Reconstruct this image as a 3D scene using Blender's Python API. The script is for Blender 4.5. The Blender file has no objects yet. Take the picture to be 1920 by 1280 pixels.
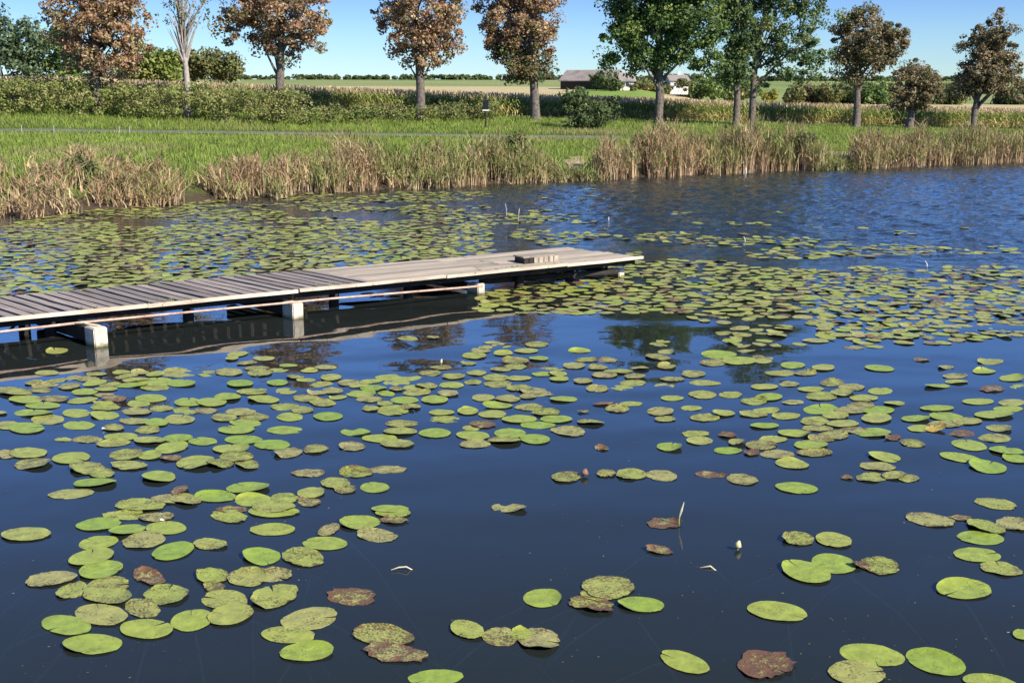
import bpy, math, random
import numpy as np
from mathutils import Vector, noise as mn

rng = np.random.default_rng(7)
random.seed(7)
scene = bpy.context.scene
COL = scene.collection

# ------------------------------------------------------------------ camera, sky, sun, exposure
CAM_H, FPX, HORIZON = 3.5, 2200.0, 170.0
PITCH = math.atan((640 - HORIZON) / FPX)
cam_data = bpy.data.cameras.new('camera'); cam = bpy.data.objects.new('camera', cam_data); COL.objects.link(cam)
cam.location = (0, 0, CAM_H); cam.rotation_euler = (math.pi / 2 - PITCH, 0, 0)
cam_data.sensor_width = 36; cam_data.lens = FPX / 1920 * 36
cam_data.clip_start = 0.1; cam_data.clip_end = 6000
scene.camera = cam
SUN_EL, SUN_AZ = math.radians(37), math.radians(128)      # azimuth clockwise from +Y
world = bpy.data.worlds.new('World'); scene.world = world; world.use_nodes = True
wn = world.node_tree.nodes; wl = world.node_tree.links
bg = wn['Background']; sky = wn.new('ShaderNodeTexSky'); sky.sky_type = 'NISHITA'; sky.sun_disc = False
sky.sun_elevation = SUN_EL; sky.sun_rotation = SUN_AZ
sky.altitude = 150; sky.air_density = 1.0; sky.dust_density = 0.0; sky.ozone_density = 4.0
tn = wn.new('ShaderNodeMix'); tn.data_type = 'RGBA'; tn.blend_type = 'MULTIPLY'; tn.inputs[0].default_value = 1.0
wtc = wn.new('ShaderNodeTexCoord'); wsp = wn.new('ShaderNodeSeparateXYZ'); wl.new(wtc.outputs['Generated'], wsp.inputs[0])
wr = wn.new('ShaderNodeValToRGB'); el_ = wr.color_ramp.elements                  # clear, saturated September blue, same all round
while len(el_) < 6: el_.new(0.5)
for e_, (p_, c_) in zip(el_, ((0.0, (.42, .56, .72)), (.045, (.37, .50, .70)), (.075, (.31, .42, .69)), (.13, (.34, .49, .82)), (.21, (.50, .74, 1.22)), (.48, (.48, .56, .70)))):
    e_.position = p_; e_.color = (*c_, 1)
wl.new(wsp.outputs[2], wr.inputs[0]); wl.new(wr.outputs[0], tn.inputs[7])
wl.new(sky.outputs[0], tn.inputs[6]); wl.new(tn.outputs[2], bg.inputs[0]); bg.inputs[1].default_value = 0.11
sun_data = bpy.data.lights.new('sun', 'SUN'); sun = bpy.data.objects.new('sun', sun_data); COL.objects.link(sun)
sun_data.energy = 4.6; sun_data.angle = math.radians(0.5); sun_data.color = (1.0, 0.93, 0.82)
sd = Vector((math.sin(SUN_AZ) * math.cos(SUN_EL), math.cos(SUN_AZ) * math.cos(SUN_EL), math.sin(SUN_EL)))
sun.rotation_euler = sd.to_track_quat('Z', 'Y').to_euler()
scene.view_settings.view_transform = 'Standard'; scene.view_settings.look = 'None'
scene.view_settings.exposure = 0.96; scene.view_settings.gamma = 1.0
scene.view_settings.use_curve_mapping = False
scene.render.engine = 'CYCLES'
scene.cycles.max_bounces = 8; scene.cycles.transparent_max_bounces = 12
scene.cycles.diffuse_bounces = 3; scene.cycles.glossy_bounces = 3
scene.cycles.caustics_reflective = False; scene.cycles.caustics_refractive = False

# ------------------------------------------------------------------ measuring helpers (tracing the plan from the photo)
F = Vector((0, math.cos(PITCH), -math.sin(PITCH))); U = Vector((0, math.sin(PITCH), math.cos(PITCH)))
def ray(px, py): return F + Vector((1, 0, 0)) * ((px - 960) / FPX) + U * ((640 - py) / FPX)
def PZ(px, py, z=0.0):
    r = ray(px, py); t = (z - CAM_H) / r.z
    return Vector((r.x * t, r.y * t, z))
def PY(px, py, Y):
    r = ray(px, py); t = Y / r.y
    return Vector((r.x * t, Y, CAM_H + r.z * t))
def to_px(x, y, z):
    zc = y * F.y + (z - CAM_H) * F.z
    return 960 + FPX * x / zc, 640 - FPX * (y * U.y + (z - CAM_H) * U.z) / zc

def tag(o, label=None, cat=None, group=None, kind=None):
    if label: o['label'] = label
    if cat: o['category'] = cat
    if group: o['group'] = group
    if kind: o['kind'] = kind
    return o
def empty(name, loc):
    o = bpy.data.objects.new(name, None); o.location = loc; o.empty_display_size = 0.2
    COL.objects.link(o); return o
def link(name, me, mat=None, parent=None, smooth=False):
    o = bpy.data.objects.new(name, me); COL.objects.link(o)
    if mat and not me.materials: me.materials.append(mat)
    if parent is not None:
        o.parent = parent; o.location = -Vector(parent.location) if parent.type == 'EMPTY' else (0, 0, 0)
    if smooth: me.polygons.foreach_set('use_smooth', [True] * len(me.polygons))
    return o
def mesh_np(name, V, Fq, tint=None):
    """V (n,3), Fq list/array of equal-length faces"""
    V = np.asarray(V, dtype=np.float32); Fq = np.asarray(Fq, dtype=np.int32)
    me = bpy.data.meshes.new(name); k = Fq.shape[1]
    me.vertices.add(len(V)); me.vertices.foreach_set('co', V.ravel())
    me.loops.add(Fq.size); me.loops.foreach_set('vertex_index', Fq.ravel())
    me.polygons.add(len(Fq)); me.polygons.foreach_set('loop_start', np.arange(0, Fq.size, k, dtype=np.int32))
    me.update(calc_edges=True)
    if tint is not None:
        a = me.color_attributes.new('tint', 'FLOAT_COLOR', 'POINT')
        c = np.ones((len(V), 4), dtype=np.float32); c[:, :3] = tint; a.data.foreach_set('color', c.ravel())
    return me
class MB:
    def __init__(s): s.v = []; s.f = []
    def add(s, vs, fs):
        n = len(s.v); s.v += [tuple(v) for v in vs]; s.f += [tuple(i + n for i in f) for f in fs]
    def box(s, c, ux, uy, uz):
        c, ux, uy, uz = map(Vector, (c, ux, uy, uz))
        vs = [c + a * ux + b * uy + d * uz for d in (-1, 1) for b in (-1, 1) for a in (-1, 1)]
        s.add(vs, [(0, 2, 3, 1), (4, 5, 7, 6), (0, 1, 5, 4), (2, 6, 7, 3), (0, 4, 6, 2), (1, 3, 7, 5)])
    def tube(s, pts, rads, n=8, caps=True):
        pts = [Vector(p) for p in pts]; rings = []
        for i, p in enumerate(pts):
            d = (pts[min(i + 1, len(pts) - 1)] - pts[max(i - 1, 0)]).normalized()
            a = d.orthogonal().normalized() if i == 0 else (pa - d * pa.dot(d)).normalized()
            pa = a; b = d.cross(a)
            rings.append([p + (a * math.cos(2 * math.pi * k / n) + b * math.sin(2 * math.pi * k / n)) * rads[i] for k in range(n)])
        base = len(s.v)
        for r in rings: s.v += [tuple(v) for v in r]
        for i in range(len(rings) - 1):
            for k in range(n):
                s.f.append((base + i * n + k, base + i * n + (k + 1) % n, base + (i + 1) * n + (k + 1) % n, base + (i + 1) * n + k))
        if caps:
            s.f.append(tuple(base + k for k in reversed(range(n)))); e = base + (len(rings) - 1) * n
            s.f.append(tuple(e + k for k in range(n)))
    def mesh(s, name):
        me = bpy.data.meshes.new(name); me.from_pydata(s.v, [], s.f); me.update(); return me
    def build(s, name, mat, parent=None, smooth=False, bevel=0):
        me = s.mesh(name)
        if bevel:
            import bmesh
            bm = bmesh.new(); bm.from_mesh(me); bmesh.ops.bevel(bm, geom=bm.edges[:], offset=bevel, segments=2, affect='EDGES'); bm.to_mesh(me); bm.free()
        return link(name, me, mat, parent, smooth)

# ------------------------------------------------------------------ materials
def new_mat(name):
    m = bpy.data.materials.new(name); m.use_nodes = True
    nt = m.node_tree; return m, nt, nt.nodes['Principled BSDF'], nt.nodes['Material Output']
def N(nt, t, **kw):
    n = nt.nodes.new(t)
    for k, v in kw.items(): setattr(n, k, v)
    return n
def noise_n(nt, scale, detail=4, rough=0.55, vec=None, dim='3D'):
    n = N(nt, 'ShaderNodeTexNoise'); n.noise_dimensions = dim
    n.inputs['Scale'].default_value = scale; n.inputs['Detail'].default_value = detail; n.inputs['Roughness'].default_value = rough
    if vec is not None: nt.links.new(vec, n.inputs['Vector'])
    return n
def ramp(nt, fac, stops):
    r = N(nt, 'ShaderNodeValToRGB'); e = r.color_ramp.elements
    while len(e) < len(stops): e.new(0.5)
    for i, (p, c) in enumerate(stops):
        e[i].position = p; e[i].color = (c[0], c[1], c[2], 1) if isinstance(c, (tuple, list)) else (c, c, c, 1)
    nt.links.new(fac, r.inputs[0]); return r
def mixc(nt, fac, a, b, blend='MIX'):
    m = N(nt, 'ShaderNodeMix'); m.data_type = 'RGBA'; m.blend_type = blend
    for s, v in ((0, fac), (6, a), (7, b)):
        if isinstance(v, (int, float)): m.inputs[s].default_value = v
        elif isinstance(v, (tuple, list)): m.inputs[s].default_value = (*v, 1)
        else: nt.links.new(v, m.inputs[s])
    return m.outputs[2]
def mathn(nt, op, a, b=None, c=None, clamp=False):
    m = N(nt, 'ShaderNodeMath'); m.operation = op; m.use_clamp = clamp
    for i, v in enumerate((a, b, c)):
        if v is None: continue
        if isinstance(v, (int, float)): m.inputs[i].default_value = v
        else: nt.links.new(v, m.inputs[i])
    return m.outputs[0]
def bump(nt, h, strength, dist, bs):
    b = N(nt, 'ShaderNodeBump'); b.inputs['Strength'].default_value = strength; b.inputs['Distance'].default_value = dist
    nt.links.new(h, b.inputs['Height']); nt.links.new(b.outputs[0], bs.inputs['Normal']); return b
def mat_surface(name, cols, scale, rough=0.9, bmp=0.5, bdist=0.02, detail=6, vec=None, spec=0.2, fine=None):
    m, nt, bs, out = new_mat(name)
    tc = N(nt, 'ShaderNodeTexCoord')
    n = noise_n(nt, scale, detail, 0.6, tc.outputs['Object'])
    r = ramp(nt, n.outputs[0], [(0.28 + 0.44 * i / (len(cols) - 1), c) for i, c in enumerate(cols)])
    col = r.outputs[0]
    if fine:
        n2 = noise_n(nt, fine, 4, 0.7, tc.outputs['Object'])
        r2 = ramp(nt, n2.outputs[0], [(0.3, 0.62), (0.7, 1.25)])
        col = mixc(nt, 1.0, col, r2.outputs[0], 'MULTIPLY'); h = n2.outputs[0]
    else: h = n.outputs[0]
    nt.links.new(col, bs.inputs['Base Color']); bs.inputs['Roughness'].default_value = rough
    bs.inputs['Specular IOR Level'].default_value = spec
    bump(nt, h, bmp, bdist, bs); return m
def mat_leaf(name, trans=0.35, rough=0.55, spec=0.3):
    m, nt, bs, out = new_mat(name)
    a = N(nt, 'ShaderNodeAttribute'); a.attribute_name = 'tint'
    nt.links.new(a.outputs['Color'], bs.inputs['Base Color']); bs.inputs['Roughness'].default_value = rough
    bs.inputs['Specular IOR Level'].default_value = spec
    t = N(nt, 'ShaderNodeBsdfTranslucent'); nt.links.new(a.outputs['Color'], t.inputs[0])
    mx = N(nt, 'ShaderNodeMixShader'); mx.inputs[0].default_value = trans
    nt.links.new(bs.outputs[0], mx.inputs[1]); nt.links.new(t.outputs[0], mx.inputs[2]); nt.links.new(mx.outputs[0], out.inputs[0])
    return m

M_leaf = mat_leaf('tree_leaf'); M_dry = mat_leaf('dry_leaf', 0.25, 0.8, 0.1); M_grass = mat_leaf('grass_blade', 0.4, 0.6, 0.2)
M_bark = mat_surface('bark', [(.05, .04, .035), (.17, .14, .115), (.26, .22, .18)], 7, 0.95, 0.9, 0.06, fine=30)
M_barepale = mat_surface('pale_bark', [(.20, .17, .14), (.36, .32, .28), (.42, .38, .34)], 5, 0.9, 0.6, 0.04, fine=25)
M_bank = mat_surface('bank_grass', [(.05, .075, .016), (.085, .13, .024), (.12, .165, .035), (.16, .15, .06)], 0.9, 0.95, 1.0, 0.12, fine=9)
def bank_edge(m):
    nt = m.node_tree; bs = nt.nodes['Principled BSDF']; src = bs.inputs['Base Color'].links[0].from_socket
    g = N(nt, 'ShaderNodeNewGeometry'); sp = N(nt, 'ShaderNodeSeparateXYZ'); nt.links.new(g.outputs['Position'], sp.inputs[0])
    n = noise_n(nt, 1.3, 3, .6, g.outputs['Position']); z = mathn(nt, 'ADD', sp.outputs[2], mathn(nt, 'MULTIPLY', n.outputs[0], .5))
    f = mathn(nt, 'MULTIPLY', mathn(nt, 'SUBTRACT', z, .42), 4.0, clamp=True)
    nt.links.new(mixc(nt, f, (.075, .055, .033), src), bs.inputs['Base Color'])
bank_edge(M_bank)
M_mud = mat_surface('lake_mud', [(.02, .02, .014), (.05, .045, .03)], 1.2, 0.95, 0.4, 0.05)
M_soil = mat_surface('field_soil', [(.34, .28, .13), (.44, .35, .19), (.33, .32, .13)], 0.03, 0.95, 0.6, 0.05, fine=2.5)
M_canopy = mat_surface('maize_canopy', [(.22, .20, .07), (.38, .31, .15), (.46, .37, .20), (.52, .42, .25)], 0.35, 0.95, 1.0, 0.3, fine=4)
M_hill = mat_surface('hill_field', [(.13, .19, .05), (.20, .24, .075), (.28, .25, .11)], 0.018, 0.95, 0.3, 0.1, fine=1.3)
M_path = mat_surface('path_asphalt', [(.10, .115, .075), (.16, .17, .12)], 3, 0.9, 0.3, 0.01, fine=40)
M_concrete = mat_surface('concrete', [(.42, .36, .27), (.62, .55, .43), (.70, .63, .52)], 5, 0.9, 0.5, 0.01, fine=45)
def wet_stain(m, z0, z1, col):
    nt = m.node_tree; bs = nt.nodes['Principled BSDF']; src = bs.inputs['Base Color'].links[0].from_socket
    g = N(nt, 'ShaderNodeNewGeometry'); sp = N(nt, 'ShaderNodeSeparateXYZ'); nt.links.new(g.outputs['Position'], sp.inputs[0])
    n = noise_n(nt, 9, 4, .6, g.outputs['Position']); z = mathn(nt, 'ADD', sp.outputs[2], mathn(nt, 'MULTIPLY', mathn(nt, 'SUBTRACT', n.outputs[0], .5), .12))
    f = mathn(nt, 'DIVIDE', mathn(nt, 'SUBTRACT', z, z0), z1 - z0, clamp=True)
    nt.links.new(mixc(nt, f, col, src), bs.inputs['Base Color'])
wet_stain(M_concrete, .015, .075, (.16, .15, .08))
M_plaster = mat_surface('house_plaster', [(.56, .54, .48), (.68, .66, .60)], 1.2, 0.9, 0.2, 0.01, fine=20)
M_rooftile = mat_surface('barn_roof', [(.16, .14, .13), (.26, .22, .20), (.30, .26, .23)], 0.6, 0.85, 0.5, 0.03, fine=8)
M_darkwood = mat_surface('dark_timber', [(.02, .017, .015), (.055, .045, .04)], 4, 0.9, 0.5, 0.02, fine=30)
M_rail = mat_surface('weathered_rail', [(.30, .17, .12), (.50, .34, .26), (.60, .47, .38)], 6, 0.8, 0.5, 0.006, fine=50)
M_sign = mat_surface('dark_sign', [(.008, .009, .014), (.02, .022, .03)], 8, 0.5, 0.1, 0.01)
M_glass = mat_surface('window_glass', [(.02, .025, .03), (.05, .06, .07)], 2, 0.15, 0.0, 0.01, spec=0.5)
M_stalk = mat_surface('green_stalk', [(.18, .24, .06), (.36, .42, .14)], 20, 0.6, 0.2, 0.002)
M_petiole = mat_surface('petiole', [(.36, .34, .16), (.55, .50, .28)], 14, 0.6, 0.2, 0.002)
M_straw = mat_surface('straw_stem', [(.42, .34, .2), (.66, .58, .40)], 14, 0.7, 0.2, 0.002)
M_white = mat_surface('white_paint', [(.66, .66, .64), (.8, .8, .78)], 8, 0.6, 0.1, 0.002)

def mat_plank(name, base, dark):
    m, nt, bs, out = new_mat(name)
    tc = N(nt, 'ShaderNodeTexCoord'); oi = N(nt, 'ShaderNodeObjectInfo')
    mp = N(nt, 'ShaderNodeMapping'); mp.inputs['Scale'].default_value = (1.2, 22, 10)
    nt.links.new(tc.outputs['Object'], mp.inputs[0])
    va = N(nt, 'ShaderNodeVectorMath'); va.operation = 'ADD'; nt.links.new(mp.outputs[0], va.inputs[0])
    cx = N(nt, 'ShaderNodeCombineXYZ'); nt.links.new(mathn(nt, 'MULTIPLY', oi.outputs['Random'], 37.0), cx.inputs[0]); nt.links.new(cx.outputs[0], va.inputs[1])
    g = noise_n(nt, 1.0, 6, 0.65, va.outputs[0])
    r = ramp(nt, g.outputs[0], [(0.3, dark), (0.55, base), (0.8, tuple(min(1, c * 1.3) for c in base))])
    rr = ramp(nt, oi.outputs['Random'], [(0.0, (.68, .66, .64)), (0.5, (1, .97, .93)), (1.0, (1.22, 1.15, 1.08))])
    nt.links.new(mixc(nt, 1.0, r.outputs[0], rr.outputs[0], 'MULTIPLY'), bs.inputs['Base Color'])
    bs.inputs['Roughness'].default_value = 0.85; bs.inputs['Specular IOR Level'].default_value = 0.25
    bump(nt, g.outputs[0], 0.7, 0.008, bs); return m
M_plank_grey = mat_plank('weathered_plank', (.275, .24, .22), (.11, .095, .085))
M_plank_tan = mat_plank('pale_plank', (.39, .34, .275), (.19, .165, .13))
M_plank_edge = mat_plank('edge_plank', (.56, .49, .39), (.26, .21, .16))

def mat_pad(name):
    m, nt, bs, out = new_mat(name)
    a = N(nt, 'ShaderNodeAttribute'); a.attribute_name = 'tint'       # R decay, G hue variation, B vein phase
    sep = N(nt, 'ShaderNodeSeparateColor'); nt.links.new(a.outputs['Color'], sep.inputs[0])
    uv = N(nt, 'ShaderNodeUVMap'); uv.uv_map = 'polar'; su = N(nt, 'ShaderNodeSeparateXYZ'); nt.links.new(uv.outputs[0], su.inputs[0])
    geo = N(nt, 'ShaderNodeNewGeometry'); pos = geo.outputs['Position']
    hue = ramp(nt, sep.outputs[1], [(0.0, (.19, .275, .032)), (0.4, (.245, .29, .045)), (0.75, (.27, .28, .065)), (1.0, (.28, .26, .095))])
    # veins
    ang = mathn(nt, 'MULTIPLY', su.outputs[0], 2 * math.pi * 13)
    w = mathn(nt, 'ABSOLUTE', mathn(nt, 'SINE', ang)); vein = mathn(nt, 'MULTIPLY', mathn(nt, 'LESS_THAN', w, 0.16), mathn(nt, 'SUBTRACT', 1.0, su.outputs[1]))
    c = mixc(nt, mathn(nt, 'MULTIPLY', vein, 0.5), hue.outputs[0], (.40, .46, .14))
    n1 = noise_n(nt, 11, 3, 0.6, pos); c = mixc(nt, 1.0, c, ramp(nt, n1.outputs[0], [(0.3, .78), (0.7, 1.18)]).outputs[0], 'MULTIPLY')
    dec = sep.outputs[0]
    # fine specks
    n2 = noise_n(nt, 62, 3, 0.75, pos); nb = noise_n(nt, 7, 2, 0.5, pos)
    th = mathn(nt, 'SUBTRACT', mathn(nt, 'SUBTRACT', mathn(nt, 'SUBTRACT', 0.898, mathn(nt, 'MULTIPLY', dec, 0.20)), mathn(nt, 'MULTIPLY', nb.outputs[0], 0.44)), mathn(nt, 'MULTIPLY', mathn(nt, 'POWER', su.outputs[1], 4.0), mathn(nt, 'MULTIPLY', dec, 0.05)))
    sp = mathn(nt, 'MULTIPLY', mathn(nt, 'SUBTRACT', n2.outputs[0], th), 45, clamp=True)
    c = mixc(nt, mathn(nt, 'MULTIPLY', sp, 0.85), c, (.07, .045, .02))
    # tan patches
    n3 = noise_n(nt, 13, 5, 0.7, pos)
    edge = mathn(nt, 'MULTIPLY', mathn(nt, 'POWER', su.outputs[1], 3.0), 0.10)
    v3 = mathn(nt, 'ADD', n3.outputs[0], edge)
    th3 = mathn(nt, 'SUBTRACT', 0.93, mathn(nt, 'MULTIPLY', dec, 0.42))
    p3 = mathn(nt, 'MULTIPLY', mathn(nt, 'SUBTRACT', v3, th3), 11, clamp=True)
    c = mixc(nt, mathn(nt, 'MULTIPLY', p3, 0.8), c, (.25, .175, .06))
    th4 = mathn(nt, 'SUBTRACT', 1.00, mathn(nt, 'MULTIPLY', dec, 0.55))
    p4 = mathn(nt, 'MULTIPLY', mathn(nt, 'SUBTRACT', v3, th4), 9, clamp=True)
    c = mixc(nt, mathn(nt, 'MULTIPLY', p4, 0.92), c, (.13, .06, .032))
    nt.links.new(c, bs.inputs['Base Color']); bs.inputs['Roughness'].default_value = 0.48; bs.inputs['Specular IOR Level'].default_value = 0.3
    h = mathn(nt, 'ADD', mathn(nt, 'MULTIPLY', n1.outputs[0], 1.0), mathn(nt, 'ADD', mathn(nt, 'MULTIPLY', vein, 0.25), mathn(nt, 'MULTIPLY', p3, -0.5)))
    bump(nt, h, 0.8, 0.012, bs)
    return m
M_pad = mat_pad('lily_leaf')
def mat_brownpad():
    m = mat_surface('sunken_leaf', [(.07, .03, .03), (.20, .10, .075), (.30, .19, .10)], 14, 0.6, 0.5, 0.01, fine=60); return m
M_sunk = mat_brownpad()
M_yellow = mat_surface('yellow_leaf', [(.26, .18, .05), (.46, .32, .06), (.52, .42, .12)], 12, 0.5, 0.4, 0.01, fine=60)

def mat_water():
    m, nt, bs, out = new_mat('lake_water'); nt.nodes.remove(bs)
    geo = N(nt, 'ShaderNodeNewGeometry'); pos = geo.outputs['Position']
    sp = N(nt, 'ShaderNodeSeparateXYZ'); nt.links.new(pos, sp.inputs[0])
    mp = N(nt, 'ShaderNodeMapping'); mp.inputs['Scale'].default_value = (0.55, 1.0, 1.0); mp.inputs['Rotation'].default_value = (0, 0, 0.5)
    nt.links.new(pos, mp.inputs[0])
    # wind chop grows away from the sheltered shore
    windn = noise_n(nt, 0.09, 2, 0.5, pos)
    reach = mathn(nt, 'ADD', mathn(nt, 'ADD', sp.outputs[1], mathn(nt, 'MULTIPLY', sp.outputs[0], 0.55)), mathn(nt, 'MULTIPLY', windn.outputs[0], 9.0))
    chop = N(nt, 'ShaderNodeMapRange'); chop.interpolation_type = 'SMOOTHSTEP'
    nt.links.new(reach, chop.inputs[0]); chop.inputs[1].default_value = 22; chop.inputs[2].default_value = 42
    chop.inputs[3].default_value = 0.0; chop.inputs[4].default_value = 1.0
    nA = noise_n(nt, 9, 3, 0.55, mp.outputs[0]); nB = noise_n(nt, 22, 2, 0.5, mp.outputs[0])
    hchop = mathn(nt, 'ADD', mathn(nt, 'MULTIPLY', nA.outputs[0], 0.03), mathn(nt, 'MULTIPLY', nB.outputs[0], 0.004))
    mid = N(nt, 'ShaderNodeMapRange'); mid.interpolation_type = 'SMOOTHSTEP'; nt.links.new(reach, mid.inputs[0])
    mid.inputs[1].default_value = 12; mid.inputs[2].default_value = 26; mid.inputs[3].default_value = 0.03; mid.inputs[4].default_value = 0.24
    sw = N(nt, 'ShaderNodeMapping'); sw.inputs['Scale'].default_value = (0.35, 1.5, 1.0); sw.inputs['Rotation'].default_value = (0, 0, 0.45); nt.links.new(pos, sw.inputs[0])
    nS = noise_n(nt, 1.1, 1, 0.4, sw.outputs[0])
    h = mathn(nt, 'ADD', mathn(nt, 'MULTIPLY', hchop, mathn(nt, 'MAXIMUM', chop.outputs[0], mathn(nt, 'MULTIPLY', mid.outputs[0], 0.05))),
              mathn(nt, 'MULTIPLY', nS.outputs[0], mathn(nt, 'MULTIPLY', mid.outputs[0], 0.012)))
    b = N(nt, 'ShaderNodeBump'); b.inputs['Strength'].default_value = 1.0; b.inputs['Distance'].default_value = 1.0
    nt.links.new(h, b.inputs['Height'])
    fr = N(nt, 'ShaderNodeFresnel'); fr.inputs['IOR'].default_value = 1.333; nt.links.new(b.outputs[0], fr.inputs['Normal'])
    gl = N(nt, 'ShaderNodeBsdfGlossy'); gl.inputs['Roughness'].default_value = 0.015; gl.inputs['Color'].default_value = (1, 1, 1, 1)
    nt.links.new(b.outputs[0], gl.inputs['Normal'])
    tr = N(nt, 'ShaderNodeBsdfTransparent'); tr.inputs[0].default_value = (.78, .88, .82, 1)
    df = N(nt, 'ShaderNodeBsdfDiffuse'); df.inputs[0].default_value = (.034, .042, .038, 1)
    body = N(nt, 'ShaderNodeMixShader'); body.inputs[0].default_value = 0.42
    nt.links.new(tr.outputs[0], body.inputs[1]); nt.links.new(df.outputs[0], body.inputs[2])
    mx = N(nt, 'ShaderNodeMixShader'); nt.links.new(fr.outputs[0], mx.inputs[0])
    nt.links.new(body.outputs[0], mx.inputs[1]); nt.links.new(gl.outputs[0], mx.inputs[2]); nt.links.new(mx.outputs[0], out.inputs[0])
    return m
M_water = mat_water()
def mat_depths():
    m = bpy.data.materials.new('lake_depths'); m.use_nodes = True; nt = m.node_tree; nt.nodes.remove(nt.nodes['Principled BSDF'])
    va = N(nt, 'ShaderNodeVolumeAbsorption'); va.inputs[0].default_value = (.35, .5, .38, 1); va.inputs[1].default_value = 1.5
    nt.links.new(va.outputs[0], nt.nodes['Material Output'].inputs['Volume']); return m
M_depths = mat_depths()

# ------------------------------------------------------------------ terrain
SHORE = [(-900, 520), (-400, 445), (-100, 412), (0, 404), (60, 407), (150, 396), (250, 390), (400, 377), (600, 362), (800, 351), (940, 345),
         (1030, 340), (1100, 338), (1300, 327), (1500, 319), (1570, 317), (1700, 312), (1920, 303), (2300, 294), (2900, 282)]
def lerp_tab(tab, x):
    return float(np.interp(x, [t[0] for t in tab], [t[1] for t in tab]))
def shore_Y(px): return PZ(px, lerp_tab(SHORE, px)).y
def rowdef(px):
    L = lambda a, b, c: float(np.interp(px, [100, 1000, 1900], [a, b, c]))
    ys = shore_Y(px); out = []
    out.append((ys - 14, -2.2)); out.append((ys - 3, -1.3)); out.append((ys - 0.2, -0.1)); out.append((ys + 0.9, 0.22))
    out.append((ys + 3.5, L(.85, .5, .35)))
    for (a, b) in (((251, 58), (263, 64), ), ):
        pass
    pf = (L(251, 262, 270), L(58, 64, 76)); pb = (L(241, 253, 262), L(61, 68, 80))
    tl = (L(206, 226, 249), L(68, 80, 96)); mz = (L(196, 222, 243), L(75, 86, 102))
    for (py, Y) in (pf, pb, tl, mz): out.append((Y, PY(px, py, Y).z))
    L5 = lambda *v: float(np.interp(px, [100, 1000, 1200, 1350, 1900], v))
    out.append((125, L5(2.5, .85, .75, .1, -.1))); out.append((258, L5(4.6, 4.3, 3.9, .9, .6))); out.append((360, L5(6.4, 5.6, 5.4, 3.6, 3.0)))
    out.append((500, PY(960, 149, 500).z)); out.append((900, 5)); out.append((3500, -10))
    return out
from functools import lru_cache
@lru_cache(maxsize=None)
def rows_at(ipx):
    r = rowdef(ipx); return [a for a, _ in r], [b for _, b in r]
def ground(x, Y):
    """height of the land; columns fan out from the viewpoint, so the column is x/Y"""
    px = 960 + x / Y * FPX / 1.0 * (1 / (math.cos(PITCH))) if Y > 1 else 960
    # refine column for the camera pitch
    k = Y * F.y + (0 - CAM_H) * F.z
    px = 960 + FPX * x / k
    i = int(math.floor(px / 20.0)) * 20; i = max(-2600, min(4400, i)); t = min(1, max(0, (px - i) / 20.0))
    a = rows_at(i); b = rows_at(i + 20)
    return float(np.interp(Y, a[0], a[1])) * (1 - t) + float(np.interp(Y, b[0], b[1])) * t
pxs = list(range(-1400, 3321, 20))
def strip(name, mat, r0, r1, sub, jit=0.0, lift=0.0, pxlist=pxs):
    V = []; Fc = []; nrow = 0
    for r in range(r0, r1):
        ns = sub if not isinstance(sub, dict) else sub[r]
        for s in range(ns + (1 if r == r1 - 1 else 0)):
            t = s / ns
            for px in pxlist:
                Ys, Zs = rows_at(px)
                Y = Ys[r] * (1 - t) + Ys[r + 1] * t; z = Zs[r] * (1 - t) + Zs[r + 1] * t
                x = (px - 960) / FPX * (Y * F.y + (0 - CAM_H) * F.z)
                if jit: z += jit * (mn.noise((x * 0.35, Y * 0.35, 3)) + 0.5 * mn.noise((x * 1.1, Y * 1.1, 8))) * min(1, 0.2 + max(0, s + (r - r0)) * 0.3)
                V.append((x, Y, z + lift))
            nrow += 1
    n = len(pxlist)
    Fc = [(i * n + j, i * n + j + 1, (i + 1) * n + j + 1, (i + 1) * n + j) for i in range(nrow - 1) for j in range(n - 1)]
    me = mesh_np(name, V, Fc); o = link(name, me, mat, smooth=True); tag(o, kind='structure'); return o
strip('lake_bed', M_mud, 0, 2, 4)
strip('bank', M_bank, 2, 8, {2: 4, 3: 6, 4: 14, 5: 3, 6: 6, 7: 4}, 0.05)
strip('field', M_soil, 8, 10, 6)
strip('hill', M_hill, 10, 14, 6)
# near lake floor
mb = MB(); mb.add([(-140, -8, -2.2), (140, -8, -2.2), (140, 46, -2.2), (-140, 46, -2.2)], [(0, 1, 2, 3)])
o = mb.build('lake_floor', M_mud); tag(o, kind='structure')
# path: a thin sheet on the bank
V = []; ppx = [p for p in pxs if p <= 1160]
for t in (0.22, 0.78):
    for px in ppx:
        Ys, Zs = rows_at(px); Y = Ys[5] * (1 - t) + Ys[6] * t; z = Zs[5] * (1 - t) + Zs[6] * t
        V.append(((px - 960) / FPX * (Y * F.y - CAM_H * F.z), Y, z + 0.045))
n = len(ppx)
o = link('path', mesh_np('path', V, [(j, j + 1, n + j + 1, n + j) for j in range(n - 1)]), M_path); tag(o, kind='structure')
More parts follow.
